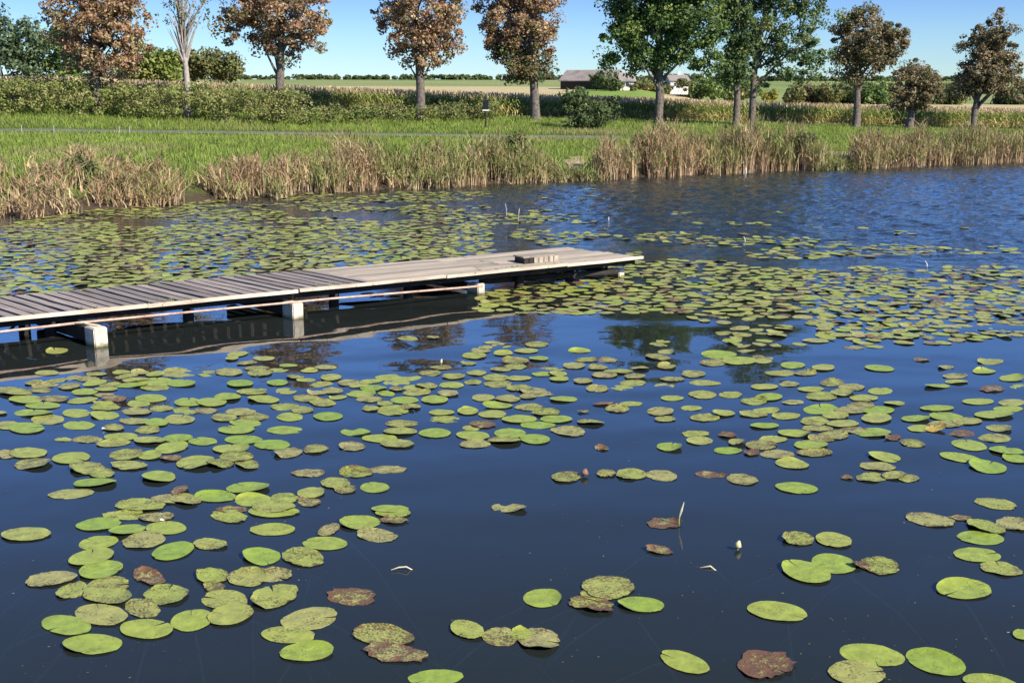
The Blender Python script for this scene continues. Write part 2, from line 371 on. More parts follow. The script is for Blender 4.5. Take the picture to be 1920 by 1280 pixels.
# water body
xs = np.concatenate([[-170], np.arange(-30, 42.01, .11), [170]]); ysg = np.concatenate([[-18], np.arange(5, 64.01, .11), [104]])
GX, GY = np.meshgrid(xs, ysg); GZ = np.zeros_like(GX); LZ = np.zeros_like(GX)
for i in range(46):
    k = 2 * math.pi / rng.uniform(.26, .75); a_ = 2.1 + rng.normal(0, .8); am = .18 / k / math.sqrt(46 / 2) * 1.0
    GZ += am * np.sin(k * (GX * math.cos(a_) + GY * math.sin(a_)) + rng.uniform(0, 6.28))
for i in range(9):
    k = 2 * math.pi / rng.uniform(.7, 2.2); a_ = 1.75 + rng.normal(0, .22); am = .016 / k / math.sqrt(9 / 2)
    LZ += am * np.sin(k * (GX * math.cos(a_) + GY * math.sin(a_)) + rng.uniform(0, 6.28))
reach = GY + GX * .60 + 2.5 * np.sin(GX * .31 + GY * .17) + 1.8 * np.sin(GX * .13 - GY * .23 + 1)
st = lambda v, a_, b_: (lambda t: t * t * (3 - 2 * t))(np.clip((v - a_) / (b_ - a_), 0, 1))
GZ = GZ * (.035 + .965 * st(reach, 21, 37)) * st(GY, 6, 12) * (1 - st(np.abs(GX), 60, 100)) + LZ * (.25 + .75 * st(reach, 10, 19))
GZ[0, :] = 0; GZ[-1, :] = 0; GZ[:, 0] = 0; GZ[:, -1] = 0
ny_, nx_ = GX.shape; Vw = np.stack([GX, GY, GZ], -1).reshape(-1, 3)
ii, jj = np.meshgrid(np.arange(ny_ - 1), np.arange(nx_ - 1), indexing='ij'); q0 = (ii * nx_ + jj).ravel()
Fw = np.stack([q0, q0 + 1, q0 + nx_ + 1, q0 + nx_], 1)
me = mesh_np('lake_water', Vw, Fw); o = link('lake_water', me, M_water, smooth=True); tag(o, kind='structure')

mb = MB(); mb.box((0, 42, -1.29), (170, 0, 0), (0, 60, 0), (0, 0, 1.25)); o = mb.build('lake_depths', M_depths); tag(o, kind='structure')
# ------------------------------------------------------------------ foliage builders
def unit(n):
    v = rng.normal(size=(n, 3)); return v / np.linalg.norm(v, axis=1, keepdims=True)
def pick_cols(pal, n, jitter=0.15):
    pal = np.array(pal, dtype=float); w = pal[:, 3] / pal[:, 3].sum()
    c = pal[rng.choice(len(pal), size=n, p=w), :3]
    return np.clip(c * (1 + rng.normal(0, jitter, (n, 1))), 0.005, 0.9)
def leaf_arrays(C, R, per, size, pal, out_bias=0.6, squash=0.8, clump_tint=0.25):
    """clumps at C with radius R, per leaves each -> V, F, tint"""
    nc = len(C); n = nc * per
    ctr = np.repeat(np.asarray(C), per, 0); rad = np.repeat(np.asarray(R), per)[:, None]
    d = unit(n); rr = rng.random((n, 1)) ** 0.45
    P = ctr + d * rr * rad * np.array([1, 1, squash])
    nor = d * out_bias + unit(n) * (1 - out_bias * 0.5) + np.array([0, 0, 0.25]); nor /= np.linalg.norm(nor, axis=1, keepdims=True)
    a = np.cross(nor, unit(n)); a /= np.linalg.norm(a, axis=1, keepdims=True) + 1e-9; b = np.cross(nor, a)
    s = size * (0.6 + 0.8 * rng.random((n, 1)))
    V = np.stack([P - a * s * .5, P + b * s * .36 + nor * s * .06, P + a * s * .55, P - b * s * .36 + nor * s * .06], 1).reshape(-1, 3)
    Fq = np.arange(n * 4).reshape(-1, 4)
    base = pick_cols(pal, n); cl = pick_cols(pal, nc, 0.12); base = base * (1 - clump_tint) + np.repeat(cl, per, 0) * clump_tint
    return V, Fq, np.repeat(base, 4, 0)
def merge(parts):
    V = []; Fq = []; T = []; off = 0
    for v, f, t in parts: V.append(v); Fq.append(f + off); T.append(t); off += len(v)
    return np.concatenate(V), np.concatenate(Fq), np.concatenate(T)
def sample_ellipsoids(ells, n, shell=0.5):
    """ells: (cx,cy,cz,rx,ry,rz)"""
    e = np.array(ells); vol = e[:, 3] * e[:, 4] * e[:, 5]; k = rng.choice(len(e), size=n, p=vol ** .8 / (vol ** .8).sum())
    d = unit(n); r = shell + (1 - shell) * rng.random((n, 1)) ** 0.6
    return e[k, :3] + d * r * e[k, 3:6], k

PAL_RUST = [(0.428, 0.253, 0.14, 4), (0.556, 0.411, 0.239, 2.5), (0.278, 0.156, 0.099, 3), (0.16, 0.108, 0.07, 1.5), (0.203, 0.229, 0.077, 2)]
PAL_RUST_DK = [(0.273, 0.203, 0.11, 4), (0.378, 0.281, 0.158, 3), (0.179, 0.135, 0.074, 3), (0.137, 0.135, 0.058, 3), (0.105, 0.135, 0.047, 2)]
PAL_MIX = [(.32, .18, .09, 2), (.20, .12, .07, 2), (.09, .13, .04, 3), (.14, .18, .05, 2)]
PAL_GREEN = [(0.09, 0.156, 0.042, 4), (0.144, 0.216, 0.054, 3), (0.216, 0.288, 0.072, 2), (0.06, 0.108, 0.042, 2), (0.288, 0.336, 0.084, 0.6)]
PAL_POPLAR = [(0.084, 0.144, 0.054, 4), (0.132, 0.204, 0.066, 3), (0.228, 0.288, 0.096, 2), (0.06, 0.096, 0.042, 2), (0.336, 0.312, 0.108, 0.6)]
PAL_OLIVE = [(.14, .16, .05, 3), (.19, .20, .065, 3), (.26, .24, .09, 2), (.09, .12, .04, 2), (.32, .25, .12, .8)]
PAL_BLUEGREEN = [(0.091, 0.143, 0.072, 3), (0.143, 0.195, 0.091, 3), (0.208, 0.26, 0.117, 1), (0.065, 0.104, 0.052, 2)]
PAL_YGREEN = [(0.208, 0.26, 0.058, 3), (0.286, 0.325, 0.072, 2), (0.13, 0.182, 0.046, 2), (0.364, 0.351, 0.104, 1)]
PAL_DARK = [(0.057, 0.092, 0.032, 3), (0.092, 0.132, 0.046, 3), (0.138, 0.172, 0.057, 1.8), (0.196, 0.207, 0.081, 0.8)]

def px_ells(ells, Y, depth=0.85):
    out = []
    for (cx, cy, rw, rh) in ells:
        c = PY(cx, cy, Y); s = Y * F.y / FPX * 1.02
        out.append((c.x, c.y + rng.uniform(-.3, .3), c.z, rw * s, rw * s * depth, rh * s))
    return out
def tree(name, label, cat, px, Y, top_lean, ells, pal, r0, n_clump, per, size, crad, group=None, bark=M_bark, limbs=26, twin=None, shell=0.45, fork=0.5, mat=None, base_z=None):
    bx = (px - 960) / FPX * (Y * F.y + (0.8 - CAM_H) * F.z); z0 = ground(bx, Y) - 0.12 if base_z is None else base_z
    root = empty(name, (bx, Y, z0)); tag(root, label, cat, group)
    E = px_ells(ells, Y)
    n_clump = int(n_clump * 1.35); C, k = sample_ellipsoids(E, n_clump, shell)
    top = max(e[2] + e[5] for e in E); low = min(e[2] - e[5] for e in E)
    axis_x = np.mean([e[0] for e in E])
    mb = MB()
    def trunk_pt(t):
        z = z0 + (top - 1.0 - z0) * t
        x = bx + top_lean * t + (axis_x - bx - top_lean) * max(0, t - 0.35) * 0.9 + 0.12 * math.sin(t * 7 + px)
        return Vector((x, Y + 0.1 * math.sin(t * 5 + px), z))
    ts = [0, 0.02, 0.06, 0.13, 0.2, 0.3, 0.42, 0.55, 0.7, 0.85, 1.0]
    rad = [r0 * 1.45, r0 * 1.2, r0 * 1.04, r0, r0 * .93, r0 * .82, r0 * .66, r0 * .48, r0 * .32, r0 * .18, r0 * .05]
    mb.tube([trunk_pt(t) for t in ts], rad, 10)
    idx = rng.permutation(len(C))[:limbs]
    for i in idx:
        c = Vector(C[i]); t = min(.9, max(0.18, (c.z - z0) / (top - z0) - rng.uniform(.08, .25)))
        a = trunk_pt(t); r = r0 * (1 - t) * 0.42 + 0.02; m_ = a.lerp(c, .5) + Vector((0, 0, rng.uniform(-.1, .35)))
        mb.tube([a, m_, c], [r, r * .55, r * .15], 5, False)
    mb.build('trunk', bark, root, smooth=True)
    if per:
        R = crad * (0.4 + 1.0 * rng.random(len(C)) ** 1.5)
        C = C + rng.normal(0, .28, C.shape) * np.array([1, 1, .8])
        V, Fq, T = leaf_arrays(C, R, int(per * 1.25), size * .84, pal, .6, .75, .45)
        ns_ = max(8, n_clump // 5); D_, _k = sample_ellipsoids(E, ns_, 1.0); D_ += rng.normal(0, .10, D_.shape)
        V2, F2, T2 = leaf_arrays(D_, np.full(ns_, crad * .55), per // 4, size, pal, .4, .6, .6)
        V, Fq, T = merge([(V, Fq, T), (V2, F2, T2)])
        link('crown', mesh_np('crown', V, Fq, T), mat or M_leaf, root)
    return root, C, E
G_ROW = 'trees in the row along the far bank'
tree('chestnut_tree', 'big rust-brown chestnut tree at far left, dark trunk behind the shrubs', 'tree', 192, 68, 0, [(180, 55, 90, 85), (185, -60, 85, 100), (140, 20, 50, 85), (232, 30, 42, 75), (185, -150, 62, 75), (205, 105, 55, 45)], PAL_RUST, .27, 230, 85, .20, .62, G_ROW)
tree('bare_tree', 'leafless pale-trunked tree standing between two rust-brown crowns', 'tree', 352, 69, 0, [(350, 0, 45, 60), (350, -70, 40, 60), (385, 25, 25, 25), (315, 30, 30, 25)], PAL_OLIVE, .19, 60, 9, .16, .5, None, M_barepale, 46)
tree('chestnut_tree', 'rust-brown chestnut tree right of the leafless tree, crown cut by the top edge', 'tree', 532, 71, 0, [(525, 15, 85, 75), (525, -90, 80, 85), (452, 44, 34, 32), (480, 40, 34, 36), (590, 30, 30, 40), (530, 75, 55, 40)], PAL_RUST, .27, 200, 85, .20, .62, G_ROW)
tree('chestnut_tree', 'rust-brown chestnut tree whose crown droops lowest on its right side', 'tree', 786, 75, 0, [(785, 15, 80, 82), (785, -90, 68, 85), (836, 62, 32, 52), (790, 85, 50, 40)], PAL_RUST, .28, 200, 85, .20, .62, G_ROW)
tree('chestnut_tree', 'brown chestnut tree with green lower leaves, left of the round dark bush', 'tree', 1001, 80, .1, [(970, 25, 68, 75), (975, -70, 60, 80), (1005, 70, 38, 55), (930, 60, 26, 32)], PAL_RUST, .30, 190, 85, .20, .62, G_ROW)
r_, C_, E_ = None, None, None
V, Fq, T = leaf_arrays(sample_ellipsoids(px_ells([(965, 112, 40, 38), (985, 132, 46, 22), (1018, 128, 18, 26), (945, 90, 25, 25)], 80), 55, .3)[0], np.full(55, .6), 85, .18, PAL_MIX)
cr = bpy.data.objects['chestnut_tree.003']; link('lower_crown', mesh_np('lower_crown', V, Fq, T), M_leaf, cr)['label'] = 'mixed green and brown lower leaves'
tree('broadleaf_tree', 'wide dark green tree with a single straight trunk, left of the twin trunks', 'tree', 1232, 82, .05, [(1168, 75, 52, 58), (1235, 65, 72, 66), (1300, 50, 56, 76), (1240, -40, 92, 80), (1185, 5, 50, 60), (1325, 95, 30, 30), (1240, -120, 80, 60), (1300, -40, 55, 70)], PAL_GREEN, .29, 400, 90, .23, .74, G_ROW)
tree('poplar_tree', 'slender green tree, left one of the two close trunks', 'tree', 1377, 84, .15, [(1378, 62, 36, 90), (1390, -60, 42, 90), (1375, 128, 26, 34)], PAL_POPLAR, .24, 170, 85, .21, .66, G_ROW)
tree('poplar_tree', 'loose-crowned green tree with stray leafy sprays, right one of the two close trunks', 'tree', 1411, 85, .2, [(1430, 45, 46, 90), (1490, 70, 46, 78), (1532, 100, 22, 26), (1460, -70, 66, 90), (1425, 135, 34, 32), (1545, 25, 22, 22), (1520, 10, 20, 26), (1500, 128, 30, 20), (1450, -165, 50, 55), (1500, -70, 45, 70)], PAL_POPLAR, .24, 270, 80, .21, .62, G_ROW, shell=.5)
tree('chestnut_tree', 'round-headed brown tree between the green trees and the small round tree', 'tree', 1603, 91, .1, [(1622, 72, 56, 50), (1592, 92, 30, 50), (1672, 82, 26, 28), (1602, 138, 20, 22), (1650, 112, 34, 26)], PAL_RUST_DK, .30, 150, 90, .2, .6, G_ROW)
tree('chestnut_tree', 'smallest brown tree, low round crown on a short thick trunk', 'tree', 1707, 93, .05, [(1718, 158, 42, 40), (1706, 188, 24, 20), (1735, 165, 28, 30)], PAL_RUST_DK, .33, 85, 90, .2, .55, G_ROW)
tree('chestnut_tree', 'rightmost brown tree of the row, tall crown spreading at its foot', 'tree', 1826, 96, .25, [(1862, 66, 38, 38), (1832, 92, 36, 34), (1852, 140, 52, 38), (1808, 160, 26, 26), (1892, 162, 26, 26), (1868, 105, 34, 34)], PAL_RUST_DK, .27, 165, 90, .2, .6, G_ROW)

def bush(name, label, Y, ells, pal, n_clump, per, size, crad, cat='bush', group=None, stems=8, mat=None):
    E = px_ells(ells, Y); cx = np.mean([e[0] for e in E]); z0 = ground(cx, Y) - .1
    root = empty(name, (cx, Y, z0)); tag(root, label, cat, group)
    C, k = sample_ellipsoids(E, n_clump, .3); C[:, 2] = np.maximum(C[:, 2], z0 + crad * .5)
    mb = MB()
    for i in rng.permutation(len(C))[:stems]:
        c = Vector(C[i]); a = Vector((cx + (c.x - cx) * .25, Y, z0)); mb.tube([a, a.lerp(c, .5) + Vector((0, 0, .1)), c], [.05, .035, .01], 5, False)
    mb.build('branches', M_bark, root)
    R = crad * (.65 + .7 * rng.random(len(C)))
    V, Fq, T = leaf_arrays(C, R, per, size, pal)
    link('foliage', mesh_np('foliage', V, Fq, T), mat or M_leaf, root); return root
bush('green_bush', 'dense dark green bush on the grass beside the brown-and-green chestnut tree', 74, [(1085, 212, 36, 34), (1076, 182, 24, 28), (1118, 214, 26, 28), (1095, 232, 44, 14)], PAL_DARK + [(.10, .14, .045, 2)], 85, 85, .16, .45, 'bush')
bush('green_bush', 'small dark bush at the maize edge, right of the dense round bush', 83, [(1147, 203, 15, 20), (1150, 220, 12, 12)], PAL_DARK, 20, 70, .15, .4, 'bush')
# shrubs and small trees behind the left bank
BK = 'green shrubs and trees behind the left bank'
for (lab, Y, el, pal) in (
    ('blue-green tree at the left edge of the photo behind the shrub belt', 92, [(5, 90, 50, 60), (40, 100, 45, 55), (0, 40, 30, 30), (40, 62, 30, 22)], PAL_BLUEGREEN),
    ('mid-green tree behind the big rust-brown chestnut trunk', 94, [(115, 110, 50, 50), (150, 120, 40, 40), (95, 75, 30, 30)], PAL_GREEN),
    ('yellow-green bush right of the big rust-brown chestnut tree', 92, [(270, 120, 36, 34), (305, 122, 36, 32), (238, 135, 30, 30)], PAL_YGREEN),
    ('dull green bush behind the leafless tree', 96, [(352, 124, 34, 26), (385, 118, 30, 24), (420, 126, 30, 24)], PAL_OLIVE)):
    bush('background_bush', lab, Y, el, pal, 70, 80, .26, .75, 'bush', BK, 8)

# left shrub belt: wild undergrowth nobody could count
def belt(name, label, pts, hfun, pal, per_m, size, crad, mat, rowsY, kind='stuff'):
    C = []; R = []
    for (x0, Y0, x1, Y1) in pts:
        L = math.hypot(x1 - x0, Y1 - Y0); n = int(L * per_m)
        for i in range(n):
            t = rng.random(); x = x0 + (x1 - x0) * t; Y = Y0 + (Y1 - Y0) * t + rng.uniform(*rowsY)
            g = ground(x, Y); h = hfun(x, Y); z = g + h * rng.random() ** .7
            C.append((x, Y, z)); R.append(crad * rng.uniform(.6, 1.3))
    V, Fq, T = leaf_arrays(np.array(C), np.array(R), 60, size, pal, clump_tint=.45)
    o = link(name, mesh_np(name, V, Fq, T), mat); return tag(o, label, 'undergrowth', None, kind)
a = PY(-260, 236, 63.5); b = PY(560, 230, 67); c = PY(930, 225, 76)
belt('shrub_undergrowth', 'olive and tan wild undergrowth along the back of the left path', [(a.x, 64.0, b.x, 67.5)],
     lambda x, Y: 1.75 + .35 * mn.noise((x * .35, 0, 1)), [(.20, .22, .065, 4), (.28, .28, .09, 3), (.34, .31, .13, 2), (.13, .16, .05, 1.5), (.24, .30, .07, 2)], 26, .13, .42, M_leaf, (0, 3.5))
belt('shrub_undergrowth', 'low weeds behind the path between the brown chestnuts', [(b.x, 67.5, c.x, 77)],
     lambda x, Y: .9 + .3 * mn.noise((x * .35, 0, 1)), PAL_OLIVE + [(.22, .27, .065, 3)], 12, .13, .38, M_leaf, (0, 4))

# distant hedge trees on the right
HG = 'hedgerow trees far across the field'
hedge_specs = [(1195, 150, 22, 1190), (1216, 153, 20, 0), (1310, 150, 26, 0), (1342, 143, 30, 1), (1372, 152, 22, 0), (1395, 150, 24, 1), (1492, 165, 14, 0), (1512, 158, 18, 2), (1530, 160, 18, 1), (1556, 152, 24, 0),
               (1580, 155, 22, 3), (1610, 158, 24, 0), (1640, 153, 22, 1), (1662, 152, 22, 0), (1770, 150, 24, 1), (1790, 152, 20, 0), (1893, 162, 22, 3), (1925, 150, 34, 3), (1975, 152, 30, 3), (1272, 160, 14, 3), (1300, 156, 22, 1), (1246, 158, 14, 0), (1190, 160, 16, 0)]
hp = [PAL_OLIVE, PAL_GREEN, [(.22, .16, .09, 3), (.13, .13, .05, 2)], PAL_DARK]
hn = ['olive', 'green', 'brownish', 'very dark']
for i, (px, ty, hw, k) in enumerate(hedge_specs):
    k = k if k < 4 else 0; Y = 250 + (i % 3) * 4
    by = 168 + max(0, (px - 1180)) * .05; by = min(by, 196)
    cy = (ty + by) / 2; rh = (by - ty) / 2 + 2
    nb = 'right of the white house' if px > 1290 and px < 1480 else ('left of the white house' if px < 1240 else ('below the white house' if px < 1290 else ('between the twin trunks and the round-headed brown tree' if px < 1600 else ('behind the small round tree' if px < 1740 else 'near the right edge of the photo'))))
    hedge_specs[i] = (px, nb, hn[k]); bush('hedgerow_tree', 'x', Y, [(px, cy + 3, hw * 1.15, rh), (px + rng.uniform(-8, 8), cy + 8, hw * 1.2, rh * .8)], hp[k], 42, 40, .62, 1.25, 'tree', HG, 3)
hs = [o for o in bpy.data.objects if o.name.startswith('hedgerow_tree')]
hs.sort(key=lambda o: o.name if '.' in o.name else o.name + '.000')
ORD = ['first', 'second', 'third', 'fourth', 'fifth', 'sixth', 'seventh', 'eighth', 'ninth', 'tenth', 'eleventh', 'twelfth', 'thirteenth', 'fourteenth', 'fifteenth']
from collections import defaultdict
dd = defaultdict(list)
for o, s in zip(hs, hedge_specs): dd[(s[1], s[2])].append((s[0], o))
for (nb, kd), L in dd.items():
    L.sort(key=lambda t: t[0])
    for i, (_, o) in enumerate(L):
        o['label'] = (f'{ORD[i]} {kd} hedgerow tree from left, {nb}' if len(L) > 1 else f'{kd} hedgerow tree far off {nb}')
# dark line of woodland on the crest
belt('far_hedge', 'thin dark green hedge line on the hill crest', [(PY(-700, 149, 470).x, 470, PY(2300, 149, 470).x, 470)], lambda x, Y: 1.1 + 1.3 * abs(mn.noise((x * .02, 0, 4))), PAL_DARK, 1.5, .9, 1.1, M_leaf, (0, 8))
# bright meadow in front of the barn
V = []
for i in range(17):
    px = 1080 + 165 * i / 16
    for j in range(7):
        Y = 190 + (60 if px < 1200 else 50) * j / 6 + 6 * math.sin(i * .5); x = (px - 960) / FPX * (Y * F.y - CAM_H * F.z); V.append((x, Y, ground(x, Y) + .12))
o = link('meadow', mesh_np('meadow', V, [(i * 7 + j, (i + 1) * 7 + j, (i + 1) * 7 + j + 1, i * 7 + j + 1) for i in range(16) for j in range(6)]), mat_surface('meadow_grass', [(.14, .22, .03), (.20, .27, .05)], .3, .95, .4, .05, fine=4)); tag(o, kind='structure')
# yellow bush
bush('background_bush', 'bright yellow bush between the twin trunks and the far hedgerow', 240, [(1458, 178, 20, 10), (1440, 182, 12, 7)], [(.38, .34, .06, 3), (.24, .26, .06, 2)], 16, 40, .5, .8, 'bush', None, 3)

# ------------------------------------------------------------------ distant buildings
def gable_house(name, label, px, base_py, Y, W, D, H, RH, rot, wall, roof, windows, cat='house', chim=False):
    c = PY(px, base_py, Y); root = empty(name, c); tag(root, label, cat)
    ca, sa = math.cos(rot), math.sin(rot)
    def T(x, y, z): return Vector((c.x + x * ca - y * sa, c.y + x * sa + y * ca, c.z + z))
    mb = MB(); v = [T(-W, -D, -1), T(W, -D, -1), T(W, D, -1), T(-W, D, -1), T(-W, -D, H), T(W, -D, H), T(W, D, H), T(-W, D, H), T(-W, 0, H + RH), T(W, 0, H + RH)]
    mb.add(v, [(0, 1, 5, 4), (2, 3, 7, 6), (1, 2, 6, 9, 5), (3, 0, 4, 8, 7), (4, 5, 9, 8), (6, 7, 8, 9)]); mb.build('wall', wall, root)
    ov = .35; rz = .12
    mb = MB()
    for s in (-1, 1):
        k = RH / D
        p = [T(-W - ov, s * (D + ov), H - ov * k + rz), T(W + ov, s * (D + ov), H - ov * k + rz), T(W + ov, 0, H + RH + rz), T(-W - ov, 0, H + RH + rz)]
        q = [a + Vector((0, 0, .14)) for a in p]; mb.add(p + q, [(0, 1, 2, 3), (4, 7, 6, 5), (0, 4, 5, 1), (1, 5, 6, 2), (3, 2, 6, 7), (0, 3, 7, 4)])
    ro = mb.build('roof', roof, root)
    if chim:
        mb = MB(); mb.box(T(W * .3, 0.4, H + RH + .3), (.35, 0, 0), (0, .35, 0), (0, 0, .7)); mb.build('chimney', M_plaster, ro).location = (0, 0, 0)
    for (side, u, z, w, h) in windows:
        mb = MB(); mf = MB()
        if side == 'f': cc = T(u, -D - .03, z); ux = T(1, 0, 0) - T(0, 0, 0); uy = T(0, 1, 0) - T(0, 0, 0)
        else: cc = T(-W - .03, u, z); ux = T(0, 1, 0) - T(0, 0, 0); uy = T(1, 0, 0) - T(0, 0, 0)
        mf.box(cc, ux * (w / 2 + .1), uy * .03, (0, 0, h / 2 + .1)); fo = mf.build('window', M_white, root)
        mb.box(cc - uy * .03, ux * (w / 2), uy * .02, (0, 0, h / 2)); mb.build('pane', M_glass, fo).location = (0, 0, 0)
    return root
gable_house('barn', 'long grey-roofed barn with dark end wall on the far field', 1112, 165.5, 240, 5.6, 3.4, 1.4, 1.9, -.5, M_darkwood, M_rooftile, [('l', 0, .9, 1.2, 1.2)], 'barn')
gable_house('outbuilding', 'small cream gabled outbuilding right of the grey-roofed barn', 1172, 168, 236, 1.4, 1.4, 1.7, 1.3, .2, M_plaster, M_rooftile, [('f', 0, 1.0, .7, .8)], 'shed')
gable_house('farmhouse', 'white farmhouse glimpsed behind the wide green tree', 1268, 168, 250, 1.9, 2.2, 1.75, .95, .15, M_plaster, M_rooftile, [('f', -.9, 1.0, .55, .7), ('f', .9, 1.0, .55, .7)], 'house', True)
bush('background_bush', 'dark green bush hiding the middle of the grey-roofed barn', 228, [(1128, 152, 24, 15), (1150, 156, 18, 13), (1143, 145, 14, 10)], PAL_DARK, 30, 40, .5, .9, 'bush', None, 4)

bush('background_bush', 'dark leafy bush in front of the white farmhouse wall', 238, [(1281, 160, 12, 11), (1252, 166, 12, 6)], PAL_OLIVE, 22, 45, .45, .6, 'bush', None, 4)
bush('background_bush', 'olive bush beside the cream gabled outbuilding', 232, [(1158, 160, 9, 9), (1186, 166, 7, 6)], PAL_OLIVE, 18, 45, .45, .6, 'bush', None, 4)
# ------------------------------------------------------------------ maize
def maize_arrays(pts, h, size=1.0, stalk=True):
    parts = []
    n = len(pts); P = np.array(pts); H = h * (0.85 + .3 * rng.random(n))
    def quads(A, B, w, c0):       # ribbon quads from A to B, width w (vector)
        V = np.stack([A - w, A + w, B + w * .5, B - w * .5], 1).reshape(-1, 3); return V, np.arange(len(A) * 4).reshape(-1, 4), np.repeat(c0, 4, 0)
    up = np.array([0, 0, 1.0])
    if stalk:
        ang = rng.random(n) * 6.28; w = np.stack([np.cos(ang), np.sin(ang), 0 * ang], 1) * .022
        parts.append(quads(P, P + up * H[:, None], w, pick_cols([(.22, .24, .07, 2), (.36, .30, .12, 2)], n)))
        for k in range(8):
            z = (0.12 + 0.1 * k + .04 * rng.random(n)) * H; a = rng.random(n) * 6.28
            d = np.stack([np.cos(a), np.sin(a), 0 * a], 1); s = np.stack([-np.sin(a), np.cos(a), 0 * a], 1)
            L = (.28 + .25 * rng.random(n))[:, None]
            A = P + up * z[:, None]; B = A + d * L * .6 + up * L * .55; Cc = B + d * L * .7 - up * L * (.35 + .5 * rng.random((n, 1)))
            pal = [(.54, .47, .18, 3), (.36, .37, .10, 3), (.58, .50, .26, 2)] if k < 4 else [(.17, .23, .055, 4), (.25, .30, .075, 3), (.42, .40, .13, 2)]
            c = pick_cols(pal, n); parts.append(quads(A, B, s * .045, c)); parts.append(quads(B, Cc, s * .035, c))
    for k in range(2 if stalk else 4):
        a = rng.random(n) * 6.28; d = np.stack([np.cos(a), np.sin(a), 0 * a], 1) * (.08 + .14 * rng.random((n, 1)))
        T0 = P + up * (H * .97)[:, None]; c = pick_cols([(.52, .40, .23, 3), (.60, .47, .28, 3), (.40, .29, .17, 2)], n)
        w = np.stack([-np.sin(a), np.cos(a), 0 * a], 1) * .03 * size
        parts.append(quads(T0, T0 + d * size + up * (.22 + .1 * rng.random((n, 1))) * size, w, c))
    return merge(parts)
near = []; far = []
def maize_end(px): return float(np.interp(px, [500, 1100], [112, 122]))
for px in np.arange(-260, 2240, 4.1):
    ip = int(round(px)); Ys, Zs = rows_at(ip)
    for r in range(7):
        Y = Ys[8] + .3 + r * .75 + rng.uniform(-.12, .12); x = (ip + rng.uniform(-2, 2) - 960) / FPX * (Y * F.y - CAM_H * F.z)
        near.append((x, Y, ground(x, Y)))
V, Fq, T = maize_arrays(near, 1.38)
tag(link('maize_plants', mesh_np('maize_plants', V, Fq, T), M_grass), 'front rows of drying green and yellow maize behind the tree row', 'maize', None, 'stuff')
for _ in range(46000):
    Y = 80 + 50 * rng.random(); px = rng.uniform(-200, 2200); x = (px - 960) / FPX * (Y * F.y - CAM_H * F.z)
    if Y < rows_at(int(px))[0][8] + 5: continue
    if Y > maize_end(px): continue
    far.append((x, Y, ground(x, Y)))
V, Fq, T = maize_arrays(far, 1.22, 1.7, False)
tag(link('maize_tassels', mesh_np('maize_tassels', V, Fq, T), M_dry), 'sea of tan maize tassels stretching back across the field', 'maize', None, 'stuff')
# canopy below the tassels
V = []; cpx = list(range(-600, 2600, 20)); ny = 46
for i in range(ny):
    for px in cpx:
        Ys, Zs = rows_at(px); Y0 = Ys[8] + 4.5; Y = Y0 + (maize_end(px) + 1 - Y0) * (i / (ny - 1)) ** 1.3; x = (px - 960) / FPX * (Y * F.y - CAM_H * F.z)
        V.append((x, Y, ground(x, Y) + 1.12 + .12 * mn.noise((x * .7, Y * .7, 0))))
n = len(cpx)
tag(link('maize_canopy', mesh_np('maize_canopy', V, [(i * n + j, i * n + j + 1, (i + 1) * n + j + 1, (i + 1) * n + j) for i in range(ny - 1) for j in range(n - 1)]), M_canopy, smooth=True), 'leafy top of the maize field seen from above', 'maize', None, 'stuff')

# ------------------------------------------------------------------ grass and reeds
def blades(P, H, W, lean, cols_lo, cols_hi, seg=2):
    n = len(P); a = rng.random(n) * 6.28; s = np.stack([np.cos(a), np.sin(a), 0 * a], 1)
    b = rng.random(n) * 6.28; l = np.stack([np.cos(b), np.sin(b), 0 * b], 1) * (lean * rng.random(n) * H)[:, None]
    up = np.array([0, 0, 1.0]); rows = []; cols = []
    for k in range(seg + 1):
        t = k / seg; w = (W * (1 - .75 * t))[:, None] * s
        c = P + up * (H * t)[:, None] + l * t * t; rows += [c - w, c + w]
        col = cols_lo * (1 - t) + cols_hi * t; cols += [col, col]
    V = np.stack(rows, 1); nv = V.shape[1]; base = (np.arange(n) * nv)[:, None]
    f = [base + np.array([[2 * k, 2 * k + 1, 2 * k + 3, 2 * k + 2]]) for k in range(seg)]
    return V.reshape(-1, 3), np.concatenate(f), np.stack(cols, 1).reshape(-1, 3)
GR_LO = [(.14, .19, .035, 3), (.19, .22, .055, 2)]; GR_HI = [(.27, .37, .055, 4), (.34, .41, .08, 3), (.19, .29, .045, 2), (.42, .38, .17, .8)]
P = []
for _ in range(150000):
    px = rng.uniform(-120, 2040); ys = shore_Y(px); Ye = rows_at(int(px))[0][8]
    Y = ys + 1 + (Ye - ys - 1) * rng.random() ** .8; x = (px - 960) / FPX * (Y * F.y - CAM_H * F.z)
    Ys = rows_at(int(px))[0]
    if px < 1240 and Ys[5] + .25 < Y < Ys[6] - .25: continue
    P.append((x, Y, ground(x, Y) - .02))
P = np.array(P); n = len(P)
patch = np.array([mn.noise((p[0] * .16, p[1] * .12, 5)) for p in P])
hi = pick_cols(GR_HI, n); dry = np.clip(patch * 2.2 - .25, 0, .85)[:, None]
hi = hi * (1 - dry) + np.array([.42, .36, .16]) * dry
hi = hi * (1 + .35 * np.array([mn.noise((p[0] * .6, p[1] * .45, 9)) for p in P]))[:, None]
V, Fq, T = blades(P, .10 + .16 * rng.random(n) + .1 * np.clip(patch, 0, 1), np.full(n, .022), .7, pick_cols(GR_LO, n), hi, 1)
tag(link('grass', mesh_np('grass', V, Fq, T), M_grass), 'sunlit short grass covering the far bank', 'grass', None, 'stuff')

